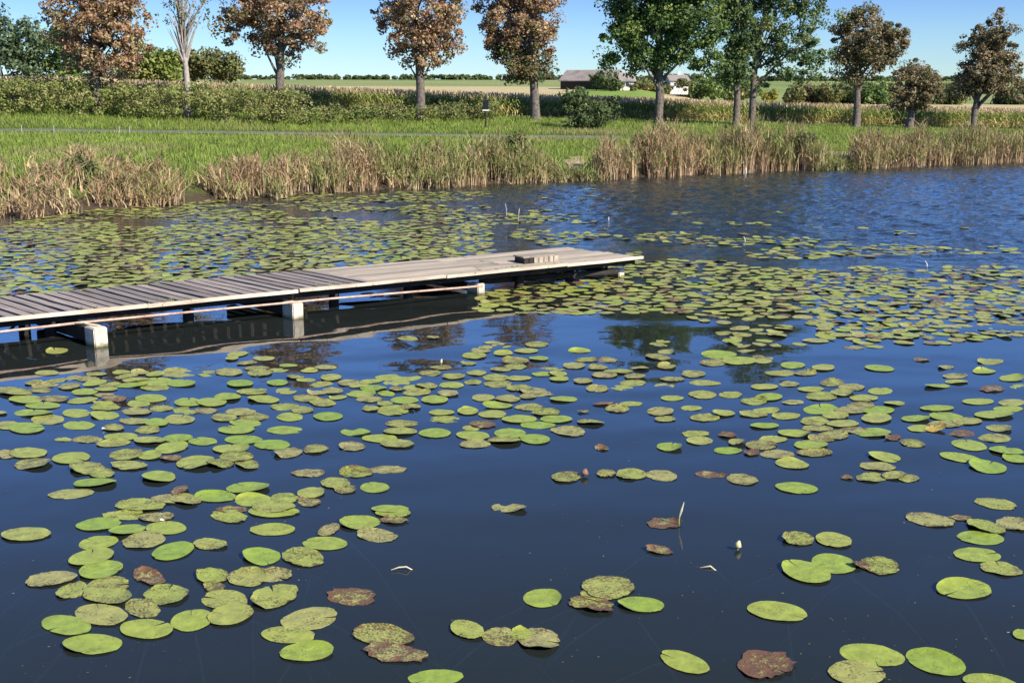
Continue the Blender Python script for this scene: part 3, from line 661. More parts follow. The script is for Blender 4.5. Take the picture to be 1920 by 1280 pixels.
def reed_bed(name, label, px0, px1, hpx_fn, depth=2.4, dens=46, straw=.5, olive=True, y0=-.75):
    x0 = PZ(px0, lerp_tab(SHORE, px0)); x1 = PZ(px1, lerp_tab(SHORE, px1)); L = (x1 - x0).length
    ncl = int(L * depth * 3.3); P = []; H = []; K = []; TN = []
    for c in range(ncl):                                  # reeds stand in tussocks of unequal height
        px = rng.uniform(px0, px1); ys = shore_Y(px); dy = rng.random() ** .8 * depth; Yc = ys + y0 + dy; xc = (px - 960) / FPX * (Yc * F.y - CAM_H * F.z)
        hc = (1.12 if px0 > 1100 else .88) * hpx_fn(px) * Yc / FPX * (.62 + .45 * rng.random()) * (1 + .55 * mn.noise((xc * .42, Yc * .3, 2))) * (.72 + .28 * min(1, dy / 1.0 + .2))
        ed = min(1, (px - px0) / 10 + .3, (px1 - px) / 10 + .3); k = .5 + .9 * mn.noise((xc * .5, Yc * .5, 11)); g = rng.random()
        if mn.noise((xc * .42, Yc * .3, 2)) < -.30 and rng.random() < .7: continue
        for q in range(int(dens * (.5 + rng.random()) / 1.6)):
            x = xc + rng.normal(0, .17); Y = Yc + rng.normal(0, .17)
            P.append((x, Y, max(-.15, ground(x, Y) - .05))); H.append(max(.22, hc * ed * (.6 + .45 * rng.random()))); K.append(k); TN.append(g)
    P = np.array(P); H = np.array(H); n = len(P); K = np.clip(np.array(K), 0, 1)[:, None]; TN = np.array(TN)[:, None]
    lo = pick_cols([(.60, .42, .27, 4), (.46, .31, .18, 3), (.70, .54, .37, 2), (.26, .16, .09, 1.5)], n) * (.75 + .45 * TN)
    green = pick_cols([(.17, .22, .06, 3), (.24, .28, .08, 3), (.30, .28, .10, 1)], n); tan = pick_cols([(.46, .34, .19, 3), (.34, .23, .12, 2), (.24, .15, .08, 1.2)], n)
    w = np.clip(1.35 * (1 - straw) + (K - .5) * .9, .05, .95); pickg = rng.random((n, 1)) < w; hi = np.where(pickg, green, tan)
    parts = [blades(P, H, np.full(n, .014) + .012 * rng.random(n), .38, lo, hi, 3)]
    m = int(n * 1.9); idx = rng.integers(0, n, m); fr = rng.uniform(.3, .95, m); Q = P[idx] + np.array([0, 0, 1.0]) * (H[idx] * fr)[:, None] + rng.normal(0, .05, (m, 3)) * np.array([1, 1, 0])
    mixc_ = hi[idx] * fr[:, None] + lo[idx] * (1 - fr[:, None]); parts.append(blades(Q, .16 + .26 * rng.random(m), np.full(m, .024), 1.8, mixc_, hi[idx], 2))
    m = int(n * .07); idx = rng.permutation(n)[:m]; Q = P[idx] + np.array([0, 0, 1.0]) * (H[idx] * .98)[:, None]
    parts.append(blades(Q, .14 + .10 * rng.random(m), np.full(m, .035), .5, pick_cols([(.22, .14, .09, 2), (.30, .20, .13, 2)], m), pick_cols([(.27, .18, .12, 1)], m), 1))
    # broken stems lying over the water's edge
    m = int(n * .10); idx = rng.integers(0, n, m); parts.append(blades(P[idx] + np.array([0, 0, .12]), .25 + .3 * rng.random(m), np.full(m, .018), 3.0, lo[idx] * .8, lo[idx], 2))
    V, Fq, T = merge(parts); return tag(link(name, mesh_np(name, V, Fq, T), M_dry), label, 'reeds', None, 'stuff')
reed_bed('reed_bed', 'tan dead grass and reeds along the left shoreline', -160, 262, lambda p: 50 + 10 * math.sin(p * .05), 4.6, 40, .85)
reed_bed('reed_bed', 'straw-coloured reeds between the jetty and the brown chestnuts', 262, 700, lambda p: 66 + 10 * math.sin(p * .04), 3.2, 34, .7)
reed_bed('reed_bed', 'olive and straw reeds left of the bare sandy gap', 700, 1045, lambda p: 80 - max(0, (p - 985)) * .75 + 8 * math.sin(p * .09), 2.8, 44, .35)
reed_bed('reed_bed', 'low green rushes in front of the bare sandy gap', 1040, 1122, lambda p: 30, 1.6, 50, .1)
reed_bed('reed_bed', 'broad straw reed bed facing the dark round bush', 1112, 1332, lambda p: 66 + 5 * math.sin(p * .1), 2.6, 50, .78)
reed_bed('reed_bed', 'tall reed clump with dark left side below the twin trunks', 1322, 1436, lambda p: 78 if p > 1345 else 66, 2.8, 56, .68)
reed_bed('reed_bed', 'green-topped reeds just right of the tallest reed clump', 1432, 1546, lambda p: 62 + 8 * math.sin((p - 1430) * .04), 2.6, 46, .42)
reed_bed('reed_bed', 'very low green plants in the gap of the right reeds', 1540, 1606, lambda p: 16, 1.5, 60, .0)
reed_bed('reed_bed', 'straw reeds below the round-headed and the small brown tree', 1600, 1757, lambda p: 56 + 5 * math.sin(p * .12), 2.6, 56, .72)
reed_bed('reed_bed', 'reeds running to the right edge of the photo', 1764, 2100, lambda p: 58 + 5 * math.sin(p * .06), 2.8, 46, .55)
# bare sand patches
for (pxa, pxb, pya, pyb, Ya, Yb, nm) in ((1062, 1096, 300, 290, 0, 0, ''), (1546, 1602, 293, 284, 0, 0, '')):
    V = []; 
    for i in range(9):
        for j in range(5):
            px = pxa + (pxb - pxa) * i / 8; Y = shore_Y(px) + 1.6 + 4.5 * j / 4; x = (px - 960) / FPX * (Y * F.y - CAM_H * F.z)
            V.append((x + .5 * mn.noise((x, Y, 9)), Y + 1.2 * mn.noise((x * .8, Y, 4)), ground(x, Y) + .06 + .08 * mn.noise((x, Y, 1))))
    o = link('sand_patch', mesh_np('sand_patch', V, [(i * 5 + j, (i + 1) * 5 + j, (i + 1) * 5 + j + 1, i * 5 + j + 1) for i in range(8) for j in range(4)]), mat_surface('sand', [(.30, .22, .14), (.42, .32, .22)], 2, .95, .4, .02, fine=12)); tag(o, kind='structure')
# bushes on the left bank and the reed edge
bush('waterside_bush', 'dark green bushy plant growing in the tan reeds on the left shore', shore_Y(150) + 2.6, [(150, 312, 24, 22), (135, 330, 16, 16), (165, 335, 18, 16)], PAL_DARK + [(.13, .16, .06, 2)], 34, 70, .075, .2, 'bush', None, 6)
bush('waterside_bush', 'brownish bush leaning over the straw reeds below the twin trunks', shore_Y(1390) + 1.2, [(1390, 268, 34, 20), (1365, 285, 20, 22)], PAL_OLIVE + [(.22, .16, .10, 3)], 30, 60, .10, .28, 'bush', None, 6)
bush('waterside_bush', 'dark green bush topping the reeds left of the low green gap', shore_Y(1500) + 1.4, [(1500, 262, 24, 14), (1490, 275, 18, 16)], PAL_DARK + [(.14, .16, .05, 2)], 22, 60, .09, .26, 'bush', None, 6)
bush('waterside_bush', 'olive bush in the reeds beside the jetty end', shore_Y(965) + 1.6, [(965, 272, 24, 24), (985, 295, 20, 18)], PAL_OLIVE, 30, 60, .10, .28, 'bush', None, 6)
bush('waterside_bush', 'dark bush in the rightmost reeds below the last brown tree', shore_Y(1785) + 1.6, [(1782, 268, 20, 20), (1775, 285, 16, 14)], PAL_DARK + PAL_OLIVE, 22, 60, .10, .28, 'bush', None, 6)

# ------------------------------------------------------------------ bank furniture
c = PY(911, 243, 70.5); g = ground(c.x, c.y); root = empty('sign_post', (c.x, c.y, g)); tag(root, 'slim post with a dark hooded box sign at the maize edge', 'sign post')
mb = MB(); mb.tube([(c.x, c.y, g - .2), (c.x, c.y, g + 1.05)], [.05, .045], 8); mb.build('post', M_darkwood, root)
zt = PY(911, 184, 70.5).z; zb = PY(911, 206, 70.5).z
mb = MB(); mb.box((c.x, c.y, (zb + zt) / 2 - .04), (.17, 0, 0), (0, .06, 0), (0, 0, (zt - zb) / 2 - .08)); mb.build('sign_board', M_sign, root, bevel=.02)
mb = MB(); mb.tube([(c.x, c.y, zt - .1), (c.x, c.y, zt + .08)], [.09, .03], 10); mb.build('hood', M_sign, root)
mb = MB(); mb.box((c.x, c.y, zb - .03), (.2, 0, 0), (0, .08, 0), (0, 0, .03)); mb.build('tray', M_white, root)
for i, (px, lab) in enumerate(((46, 'leftmost'), (106, 'second'), (228, 'third'), (247, 'rightmost'))):
    Y = rows_at(int(px))[0][5] - .25; x = (px - 960) / FPX * (Y * F.y - CAM_H * F.z); g = ground(x, Y)
    mb = MB(); mb.tube([(x, Y, g - .1), (x, Y, g + .42)], [.028, .024], 8)
    tag(mb.build('marker_post', M_barepale), f'{lab} of the thin pale posts along the left path' if lab != 'second' and lab != 'third' else f'{lab} from left of the thin pale posts along the left path', 'post', 'pale posts along the path')
# pale stake in left reeds, stakes in water
def stake(px, py, h, lab, r=.02, mat=M_straw, lean=(0, 0), name='stake'):
    p = PZ(px, py); mb = MB(); top = p + Vector((lean[0], lean[1], h))
    mb.tube([p + Vector((0, 0, -.8)), p.lerp(top, .5) + Vector((.01, 0, 0)), top], [r, r * .95, r * .7], 7); return tag(mb.build(name, mat, smooth=True), lab, 'stake')
stake(134, 398, .7, 'pale crooked stake at the waterline of the left reeds', .028, M_straw, (-.02, 0))
stake(1398, 327, .28, 'short pale stake at the foot of the tallest reed clump', .022, M_white)
o = stake(950, 404, .34, 'left one of two pale stakes standing in water beyond the jetty', .014, M_barepale, (-.04, 0))
o = stake(969, 416, .36, 'right one of two pale stakes in water beyond the jetty, leaning right', .014, M_barepale, (.07, 0))

# ------------------------------------------------------------------ jetty
ZD = .42
A0 = PZ(0, 597, ZD); A1 = PZ(1200, 481, ZD); B1 = PZ(1062, 463.5, ZD)
ud = (A1 - A0).normalized(); LJ = (A1 - A0).length; vd = (B1 - A1); WJ = vd.length; vd = vd.normalized()
EXT = 3.2
jet = empty('jetty', A0 - ud * EXT + Vector((0, 0, -ZD))); tag(jet, 'weathered wooden jetty on concrete blocks running out into the lily pads', 'jetty')
def along(s, v, z): return A0 + ud * s + vd * v + Vector((0, 0, z - ZD))
# cross planks (dark, gapped) on the landward part
s = -EXT; SPL = (PZ(700, 530, ZD) - A0).dot(ud)
def plank_mesh(L, W, Tn, seed):
    """plank along local x with worn, slightly uneven ends"""
    r = random.Random(seed); v = []
    nx = 5
    for i in range(nx):
        x = -L / 2 + L * i / (nx - 1) + (r.uniform(-.025, .025) if i in (0, nx - 1) else 0)
        dz = r.uniform(-.004, .004); w0 = W / 2 + r.uniform(-.006, .003); w1 = W / 2 + r.uniform(-.006, .003)
        v += [(x, -w0, -Tn / 2 + dz), (x, w1, -Tn / 2 + dz), (x, w1, Tn / 2 + dz), (x, -w0, Tn / 2 + dz)]
    f = [(0, 3, 2, 1), (4 * nx - 4, 4 * nx - 3, 4 * nx - 2, 4 * nx - 1)]
    for i in range(nx - 1):
        b = i * 4
        for k in range(4): f.append((b + k, b + (k + 1) % 4, b + 4 + (k + 1) % 4, b + 4 + k))
    me = bpy.data.meshes.new('plank'); me.from_pydata(v, [], f); me.update(); return me
def place_local(name, me, mat, parent, c, xdir, tilt=0, rz=0):
    o = bpy.data.objects.new(name, me); COL.objects.link(o)
    if not me.materials: me.materials.append(mat)
    o.parent = parent; o.location = Vector(c) - Vector(parent.location); o.rotation_euler = (tilt, rz, math.atan2(xdir.y, xdir.x)); return o
angv = abs(ud.x * vd.y - ud.y * vd.x); PWs = .205
shapes = [plank_mesh(WJ + .04, .152 * angv, .035, k) for k in range(6)]
while s < SPL:
    c = along(s + PWs / 2, WJ / 2 + rng.uniform(-.03, .03), ZD - .0175 + rng.uniform(-.004, .008))
    place_local('plank', shapes[int(rng.integers(6))], M_plank_grey, jet, c, vd, rng.uniform(-.03, .03), rng.uniform(-.004, .004)); s += PWs * rng.uniform(.94, 1.06)
# close pale boards lengthwise on the head
nb = 9; pitch = WJ / nb
for k in range(nb):
    s0 = SPL + rng.uniform(-.03, .02); s1 = LJ + rng.uniform(-.06, .03)
    cuts = [s0, s0 + (s1 - s0) * rng.uniform(.4, .6), s1]
    for a_, b_ in zip(cuts[:-1], cuts[1:]):
        me = plank_mesh(b_ - a_ - .008, pitch * angv * .96, .035, 100 + k)
        place_local('plank', me, M_plank_tan, jet, along((a_ + b_) / 2 , (k + .5) * pitch, ZD - .0175 + rng.uniform(-.003, .006)), ud, rng.uniform(-.015, .015), rng.uniform(-.002, .002))
# worn pale edge board, in lengths
s = -EXT
while s < LJ - .1:
    L = min(rng.uniform(2.2, 3.2), LJ - s)
    me = plank_mesh(L - .01, .07, .05, int(s * 10) + 50); place_local('edge_board', me, M_plank_edge, jet, along(s + L / 2, -.045, ZD - .012 + rng.uniform(-.006, .006)), ud, 0, rng.uniform(-.003, .003)); s += L
# beams under the deck
for v in (.12, WJ * .5, WJ - .12):
    me = plank_mesh(LJ + EXT - .1, .09, .10, 70 + int(v * 10)); place_local('beam', me, M_darkwood, jet, along((LJ - EXT) / 2, v, ZD - .092), ud)
# concrete cross blocks with cap
def block(px, py, w, h, lab, back=1.7):
    p = PZ(px, py); L = .30; perp = Vector((-vd.y, vd.x, 0))
    mb = MB(); mb.box(p + vd * (L / 2) + Vector((0, 0, h / 2 - .25)), vd * (L / 2), perp * (w / 2), (0, 0, h / 2 + .25)); o = mb.build('concrete_block', M_concrete, jet, bevel=.014); o['label'] = lab
    mb = MB(); mb.box(p + vd * (L + back / 2 + .004) + Vector((0, 0, h / 2 + .01)), vd * (back / 2), perp * (w / 2 - .015), (0, 0, h / 2 - .03)); mb.build('cross_beam', M_darkwood, jet, bevel=.01)
block(191, 650, .20, .27, 'cream concrete block under the left end')
block(903, 552, .17, .19, 'cream concrete block under the middle')
block(1166, 520, .17, .16, 'cream concrete block under the jetty tip')
block(560, 598, .20, .25, 'concrete block')
block(-220, 712, .20, .27, 'concrete block')
# dark piles
for (px, py) in ((74, 636), (124, 640), (385, 612), (660, 580), (1010, 545), (1105, 532), (800, 566)):
    p = PZ(px, py) + vd * .5; mb = MB(); mb.tube([p + Vector((0, 0, -1.6)), p + Vector((0, 0, .05)), p + Vector((.01, 0, .31))], [.09, .085, .085], 9); mb.build('pile', M_darkwood, jet, smooth=True)
# outboard rail resting on the blocks
a = PZ(-260, 652, .285); b = PZ(335, 587, .285); c_ = PZ(905, 536, .21); d_ = PZ(1160, 509, .2)
mb = MB(); mb.tube([a, PZ(0, 622, .285), PZ(150, 605, .29), b, PZ(620, 560, .26), c_], [.02, .018, .02, .018, .018, .018], 7); mb.build('outer_rail', M_rail, jet, smooth=True)
mb = MB(); mb.tube([PZ(900, 528, .16), PZ(1020, 518, .13), PZ(1158, 510, .15)], [.05, .055, .05], 8); mb.build('lower_beam', M_darkwood, jet, smooth=True)
mb = MB(); mb.tube([PZ(138, 606, .29), PZ(160, 606, .31), PZ(184, 610, .285)], [.014, .014, .014], 6); mb.build('bracket', M_straw, jet)
for (q0, q1) in (((1135, 512), (1120, 488)), ((1128, 512), (1148, 487)), ((1055, 520), (1052, 496)), ((1075, 520), (1090, 493)), ((960, 524), (950, 503)), ((18, 619), (40, 598))):
    mb = MB(); mb.tube([PZ(*q0, .12), PZ(*q1, ZD - .04)], [.022, .022], 6); mb.build('brace', M_darkwood, jet)
# moss tufts and a few reeds caught along the deck edge
Pm = []
for _ in range(240):
    t = rng.random() * LJ; q = along(t, rng.normal(-.03, .03), ZD - .03); Pm.append((q.x, q.y, q.z))
for _ in range(160):
    t = rng.choice([1.2, 2.4, 5.1, 8.6, 9.4]) + rng.normal(0, .12); q = along(t, abs(rng.normal(.08, .1)), ZD - .01); Pm.append((q.x, q.y, q.z))
Pm = np.array(Pm); n = len(Pm); V, Fq, T = blades(Pm, .02 + .05 * rng.random(n), np.full(n, .006), 1.2, pick_cols([(.12, .13, .04, 2), (.30, .24, .12, 2)], n), pick_cols([(.24, .27, .08, 2), (.45, .38, .2, 1)], n), 1)
o = link('weeds', mesh_np('weeds', V, Fq, T), M_dry, jet); o['kind'] = 'stuff'
# low slatted block on the jetty head
c = PZ(1006, 490, ZD); crt = empty('wooden_step', c); tag(crt, 'low slatted wooden block lying on the pale jetty head', 'wooden block')
ux = Vector((ud.x, ud.y, 0)); uy = Vector((-ux.y, ux.x, 0))
for k in range(7):
    mb = MB(); mb.box(c + ux * (-.33 + k * .11) + Vector((0, 0, .05)), ux * .046, uy * .16, (0, 0, .05)); mb.build('slat', M_plank_tan if k > 1 else M_darkwood, crt)  # leftmost slats dark: shade at the block's left end put into the colour
mb = MB(); mb.box(c + Vector((0, 0, .115)) + uy * .02, ux * .39, uy * .17, (0, 0, .012)); mb.build('lid', M_plank_tan, crt)

# ------------------------------------------------------------------ lily pads
# (x, y, w, h, tilt, kind) measured on enlargements of the photo, 3x, with the offset of each
R4 = '''145,128,285,75,-3,g 555,70,255,70,-5,G 715,105,210,60,-8,G 935,88,230,75,0,G 810,160,240,95,-8,S 555,172,225,75,-8,G 515,258,260,90,-12,G 570,328,250,95,-12,G 975,222,240,95,-12,G
1185,182,195,65,2,S 1530,100,255,65,0,G 1472,250,215,105,0,G 1705,255,240,105,5,S 1830,178,255,75,0,G 700,20,240,50,0,S 870,30,190,50,0,S 935,22,90,44,0,Y 1290,25,200,70,5,S 1540,0,290,50,0,G 1850,100,130,60,-20,S
290,378,290,80,-8,S 405,440,190,105,-15,S 600,420,260,110,-8,S 605,475,270,100,5,S 840,370,190,75,10,B 800,405,150,60,0,U 935,465,250,120,-3,S 800,540,200,110,10,S 570,580,300,120,3,g 375,638,285,110,5,G 400,550,110,50,0,U
520,745,335,115,-2,G 825,660,300,110,0,G 1080,608,240,145,-10,G 1265,495,260,115,0,g 1300,580,260,115,-12,g 1195,360,190,95,0,S 1390,370,220,100,0,S 1540,355,210,75,-3,S 1205,422,120,55,0,S 1545,475,265,125,-12,S
1740,600,320,130,-10,g 1620,690,300,95,2,g 1820,680,110,50,0,U 1725,790,310,105,-3,G 1980,475,270,100,0,B'''
R5 = '''105,60,230,80,-3,G 290,8,200,50,0,G 295,45,150,50,0,B 200,130,230,75,5,S 1815,65,190,55,3,B 1790,218,150,45,5,B 235,695,350,115,5,S 300,795,350,90,8,B 530,930,310,80,-3,G 710,665,200,100,12,g
895,700,200,120,0,S 1110,720,240,140,5,S 1010,690,130,90,0,S 1130,485,215,105,0,G 1500,425,290,135,0,S 1440,462,190,90,0,g 1410,525,270,80,8,B 1685,523,265,85,5,G 1930,845,290,110,18,G'''
R6 = '''650,152,185,75,3,S 850,160,210,80,8,g 850,288,255,110,8,G 695,340,290,115,12,G 1110,300,225,105,8,S 1000,300,100,50,10,U 1390,45,280,75,8,S 1560,35,140,25,3,U 1705,85,230,70,12,S 1675,145,270,75,5,G 1860,70,200,70,8,S
1420,250,230,65,0,U 1655,240,270,80,5,G 1790,320,240,75,10,S 1583,440,315,105,3,G 530,560,345,105,8,G 1920,695,130,85,8,G 1065,803,375,120,8,G 980,910,325,140,5,g 1420,845,350,130,15,G 1730,965,320,100,10,G 465,860,325,155,0,B 660,962,190,30,0,U'''
R1 = '''265,178,140,28,0,G 500,215,130,30,0,S 70,285,230,50,3,S 145,328,190,50,0,G 310,325,170,35,0,S 240,362,200,40,0,G 190,405,220,45,0,G 5,405,70,35,0,G 270,440,190,60,0,g 50,475,150,60,0,g 150,490,200,60,0,G 430,405,160,50,0,G 590,372,165,40,0,S 590,417,165,50,0,G 445,472,178,50,0,G
740,248,190,30,-2,G 880,230,200,50,0,G 1020,238,160,42,0,G 870,262,170,30,0,S 1000,180,190,50,0,S 1170,182,130,35,0,S 1290,175,160,45,0,S 1460,180,140,40,0,S 850,320,180,45,0,G 780,350,130,40,0,G 1060,345,160,55,0,G 1350,240,150,48,0,G 1190,345,170,50,0,G 1280,315,150,45,0,G 1420,285,170,35,0,S
770,397,165,45,0,S 910,378,140,35,0,S 1050,390,150,45,0,S 1010,440,170,60,0,g 880,460,130,60,0,G 760,450,180,35,0,S 640,490,120,40,0,S 830,500,140,40,0,S 1480,328,180,42,3,G 1560,235,120,50,0,G 1610,280,120,40,0,G 1600,368,160,40,0,S 1700,385,130,40,0,S 1720,320,140,45,0,S 1815,345,150,45,3,S 1870,280,120,35,0,S
1160,390,130,35,0,S 1260,430,150,45,0,S 1350,400,170,40,0,S 1430,425,170,45,0,S 1630,427,150,48,0,G 1845,425,165,48,0,G 1380,462,180,45,0,G 1330,498,205,50,-2,G 1600,500,205,45,0,G 355,552,100,22,0,G 490,552,170,40,0,S 680,540,190,45,-2,G 635,575,190,40,-3,S 840,560,180,45,0,g 1000,545,170,45,-2,G 1140,563,165,45,0,G 965,600,190,60,-8,G 840,645,140,45,0,G
1370,555,215,48,0,G 1530,582,205,55,0,G 1300,608,210,50,0,G 1620,628,160,62,-5,S 1775,608,140,55,-5,S 1330,650,200,60,0,S 35,640,120,90,0,S 160,632,210,55,-2,g 185,690,205,65,-5,S 400,657,215,65,-4,G 710,638,190,60,-3,S 725,700,200,52,0,S 1100,685,215,90,-5,g 1240,690,150,70,0,S 1390,690,140,100,8,S 960,660,130,30,0,U
490,715,200,75,0,S 570,745,150,50,0,S 893,765,190,75,0,G 535,800,245,55,-3,G 400,857,260,55,-4,g 1735,742,190,45,0,S 1395,825,245,65,-2,G 1210,875,240,60,0,G 1430,895,220,70,0,G 1540,935,250,70,0,g 1010,845,110,45,-20,B 1040,890,190,70,5,S 790,925,280,75,0,S 940,890,180,50,0,S 1600,885,160,60,0,S 1750,855,155,70,-5,g 1740,905,130,50,0,S 1890,800,170,60,0,S 1300,948,180,36,0,B'''
R2 = '''80,740,190,55,0,S 262,722,205,45,-2,S 188,822,165,60,0,G 20,835,120,50,0,S 275,945,210,50,0,G 942,938,200,55,3,S 80,510,170,45,0,G 60,590,150,55,0,S 215,545,200,45,0,G 315,578,190,45,0,S 330,510,190,45,0,g 340,465,190,40,0,S 525,517,180,52,0,G
740,530,190,50,3,G 750,578,175,45,0,S 950,520,180,55,0,G 920,560,190,45,0,S 1090,552,170,55,3,G 790,470,140,40,3,B 730,487,100,30,0,G 565,402,145,32,0,G 582,440,175,38,0,S 712,397,120,38,0,G 850,412,155,45,0,g 880,365,170,32,0,G 1055,370,160,40,0,S 1150,400,160,45,0,S 1000,440,200,45,0,G 1210,440,180,42,0,G 1105,472,200,40,0,G
1275,510,190,50,5,S 1400,458,155,32,3,S 1550,383,135,35,3,S 1360,397,70,12,0,B 1480,355,120,20,0,U 800,318,130,40,0,g 935,325,140,40,0,S 1050,310,100,40,0,S 1250,327,155,35,0,G 1795,395,155,55,0,S 1820,440,120,30,0,S 1845,595,145,55,3,G 1465,605,80,20,3,B 1265,765,165,60,-2,S 1490,745,110,42,0,S 1630,750,170,62,0,S 1800,755,180,60,5,S
320,205,260,45,0,G 310,235,150,30,0,G 500,180,130,35,0,S 180,265,150,35,0,G 110,295,170,40,0,G 160,325,150,35,0,S 40,235,130,50,0,S 400,265,110,35,0,G 480,255,120,35,0,S 620,248,140,35,0,G 600,295,120,35,0,S 525,330,150,45,0,G 355,330,160,40,0,G 165,380,100,40,0,S 290,390,180,60,0,S 390,370,120,45,0,S 630,200,130,30,0,S 760,180,110,35,0,S 870,205,150,40,0,S 880,240,160,40,0,S 740,230,100,30,0,S
1000,208,140,28,0,G 1130,185,120,25,0,G 1220,185,100,28,0,G 1225,213,110,28,0,G 1000,265,150,35,0,S 1080,280,150,40,0,S 1130,295,130,30,0,S 750,80,140,45,0,S 715,125,90,22,0,S 910,70,110,22,0,G 980,110,150,45,0,S 980,145,130,40,0,S 1110,98,110,25,0,G 1040,55,140,25,0,G 1100,20,130,40,0,S 1340,55,130,22,0,G 1500,105,110,45,0,S 1380,105,130,25,0,S 1310,140,130,40,0,S 1440,150,110,30,0,S
1180,160,150,25,0,S 1360,225,110,35,0,S 1480,190,150,35,0,S 1440,270,130,35,0,S 1570,262,140,30,0,g 1640,235,150,35,0,S 1560,170,160,30,0,S 1650,200,120,30,0,S 1680,155,110,22,0,S 1780,90,150,35,5,S 1830,145,110,28,0,S 1820,250,110,30,0,S 1860,215,140,25,0,S 1830,60,100,25,0,S 1860,320,130,30,0,G 900,162,120,25,0,S 560,150,120,25,0,S'''
R3 = '''110,300,155,45,3,g 270,300,130,40,0,S 400,338,150,40,0,S 485,315,150,40,0,G 620,345,130,25,0,S 600,242,110,38,0,S 460,258,155,32,0,G 125,235,180,30,2,g 60,185,140,50,0,S 50,375,120,30,0,G 230,408,130,35,0,G 125,430,165,45,0,S 400,410,160,40,0,S 470,390,150,30,0,G 580,420,160,40,0,g 460,477,165,35,0,G
840,235,140,40,0,S 720,270,150,30,0,G 950,260,150,40,0,S 1110,280,140,45,0,G 780,310,180,50,0,S 900,290,140,40,0,S 1020,320,160,40,0,g 1190,350,120,30,0,G 780,385,200,55,0,G 940,390,170,40,0,S 1100,390,180,45,0,G 1090,435,170,60,0,g 740,450,160,45,0,S 900,465,180,40,0,g 760,490,180,35,0,S 1070,515,200,55,0,G 630,520,190,42,3,G 850,530,170,50,0,S 780,550,150,40,0,S 1290,575,145,50,8,S 1180,545,90,30,0,B
250,530,100,30,0,U 305,570,100,40,0,S 440,585,180,55,0,S 510,553,160,35,0,g 255,615,160,38,0,G 530,635,195,48,0,S 390,630,90,30,0,B 720,585,190,50,0,G 740,630,200,40,0,S 1135,650,185,55,8,G 1310,435,165,38,0,G 1430,378,190,32,0,G 1480,425,190,45,5,G 1330,490,130,45,0,G 1420,495,120,46,0,Y 1570,520,150,40,0,B 1480,465,200,40,0,S 1600,450,170,40,0,g 1750,415,220,45,0,G 1780,490,150,45,5,S 1660,340,180,35,0,G 1850,345,150,40,0,g 1830,380,170,35,0,G
1755,547,185,48,3,S 1610,585,205,58,8,G 1820,615,200,50,5,G 1870,660,150,65,8,G 1560,655,235,45,8,G 1715,705,220,70,8,G 615,693,190,50,5,g 640,825,240,62,5,G 335,778,180,60,5,S 160,750,170,35,5,B 1095,705,210,45,3,S 1060,765,170,55,0,S 1190,755,140,60,0,S 1270,770,120,50,0,S 1290,720,180,35,0,U 1440,700,160,35,-5,U 925,768,70,22,3,B 1760,915,235,60,8,S 75,520,155,40,0,S 95,560,150,45,0,g
205,75,200,45,0,G 320,110,200,45,0,G 170,120,150,40,0,S 450,110,110,35,0,G 1105,152,170,35,5,G 1345,108,90,15,0,B 1480,145,95,28,0,S 1530,195,140,30,0,S 1540,230,130,25,0,G 1430,255,145,25,0,G 1695,170,130,28,0,G 1730,115,150,35,0,S 1850,210,140,35,0,G 1890,255,100,30,0,G 1740,270,140,35,0,B 790,150,130,35,0,G 550,180,170,35,0,S 620,135,140,40,0,G 690,180,130,30,0,S 1000,365,160,40,0,S 860,420,150,35,0,g 960,500,150,35,0,S'''
pads = []
for txt, ox, oy in ((R4, 0, 960), (R5, 640, 960), (R6, 1280, 960), (R1, 0, 640), (R2, 640, 640), (R3, 1280, 640)):
    for e in txt.split():
        q = e.split(','); x, y, w, h, t = map(float, q[:5])
        pads.append([ox + x / 3, oy + y / 3, w / 3, h / 3, t, q[5]])
KIND_DECAY = {'G': (0.06, .30), 'g': (.32, .5), 'S': (.52, .80), 'B': (.90, 1.08), 'U': (1.1, 1.2), 'Y': (.3, .4)}
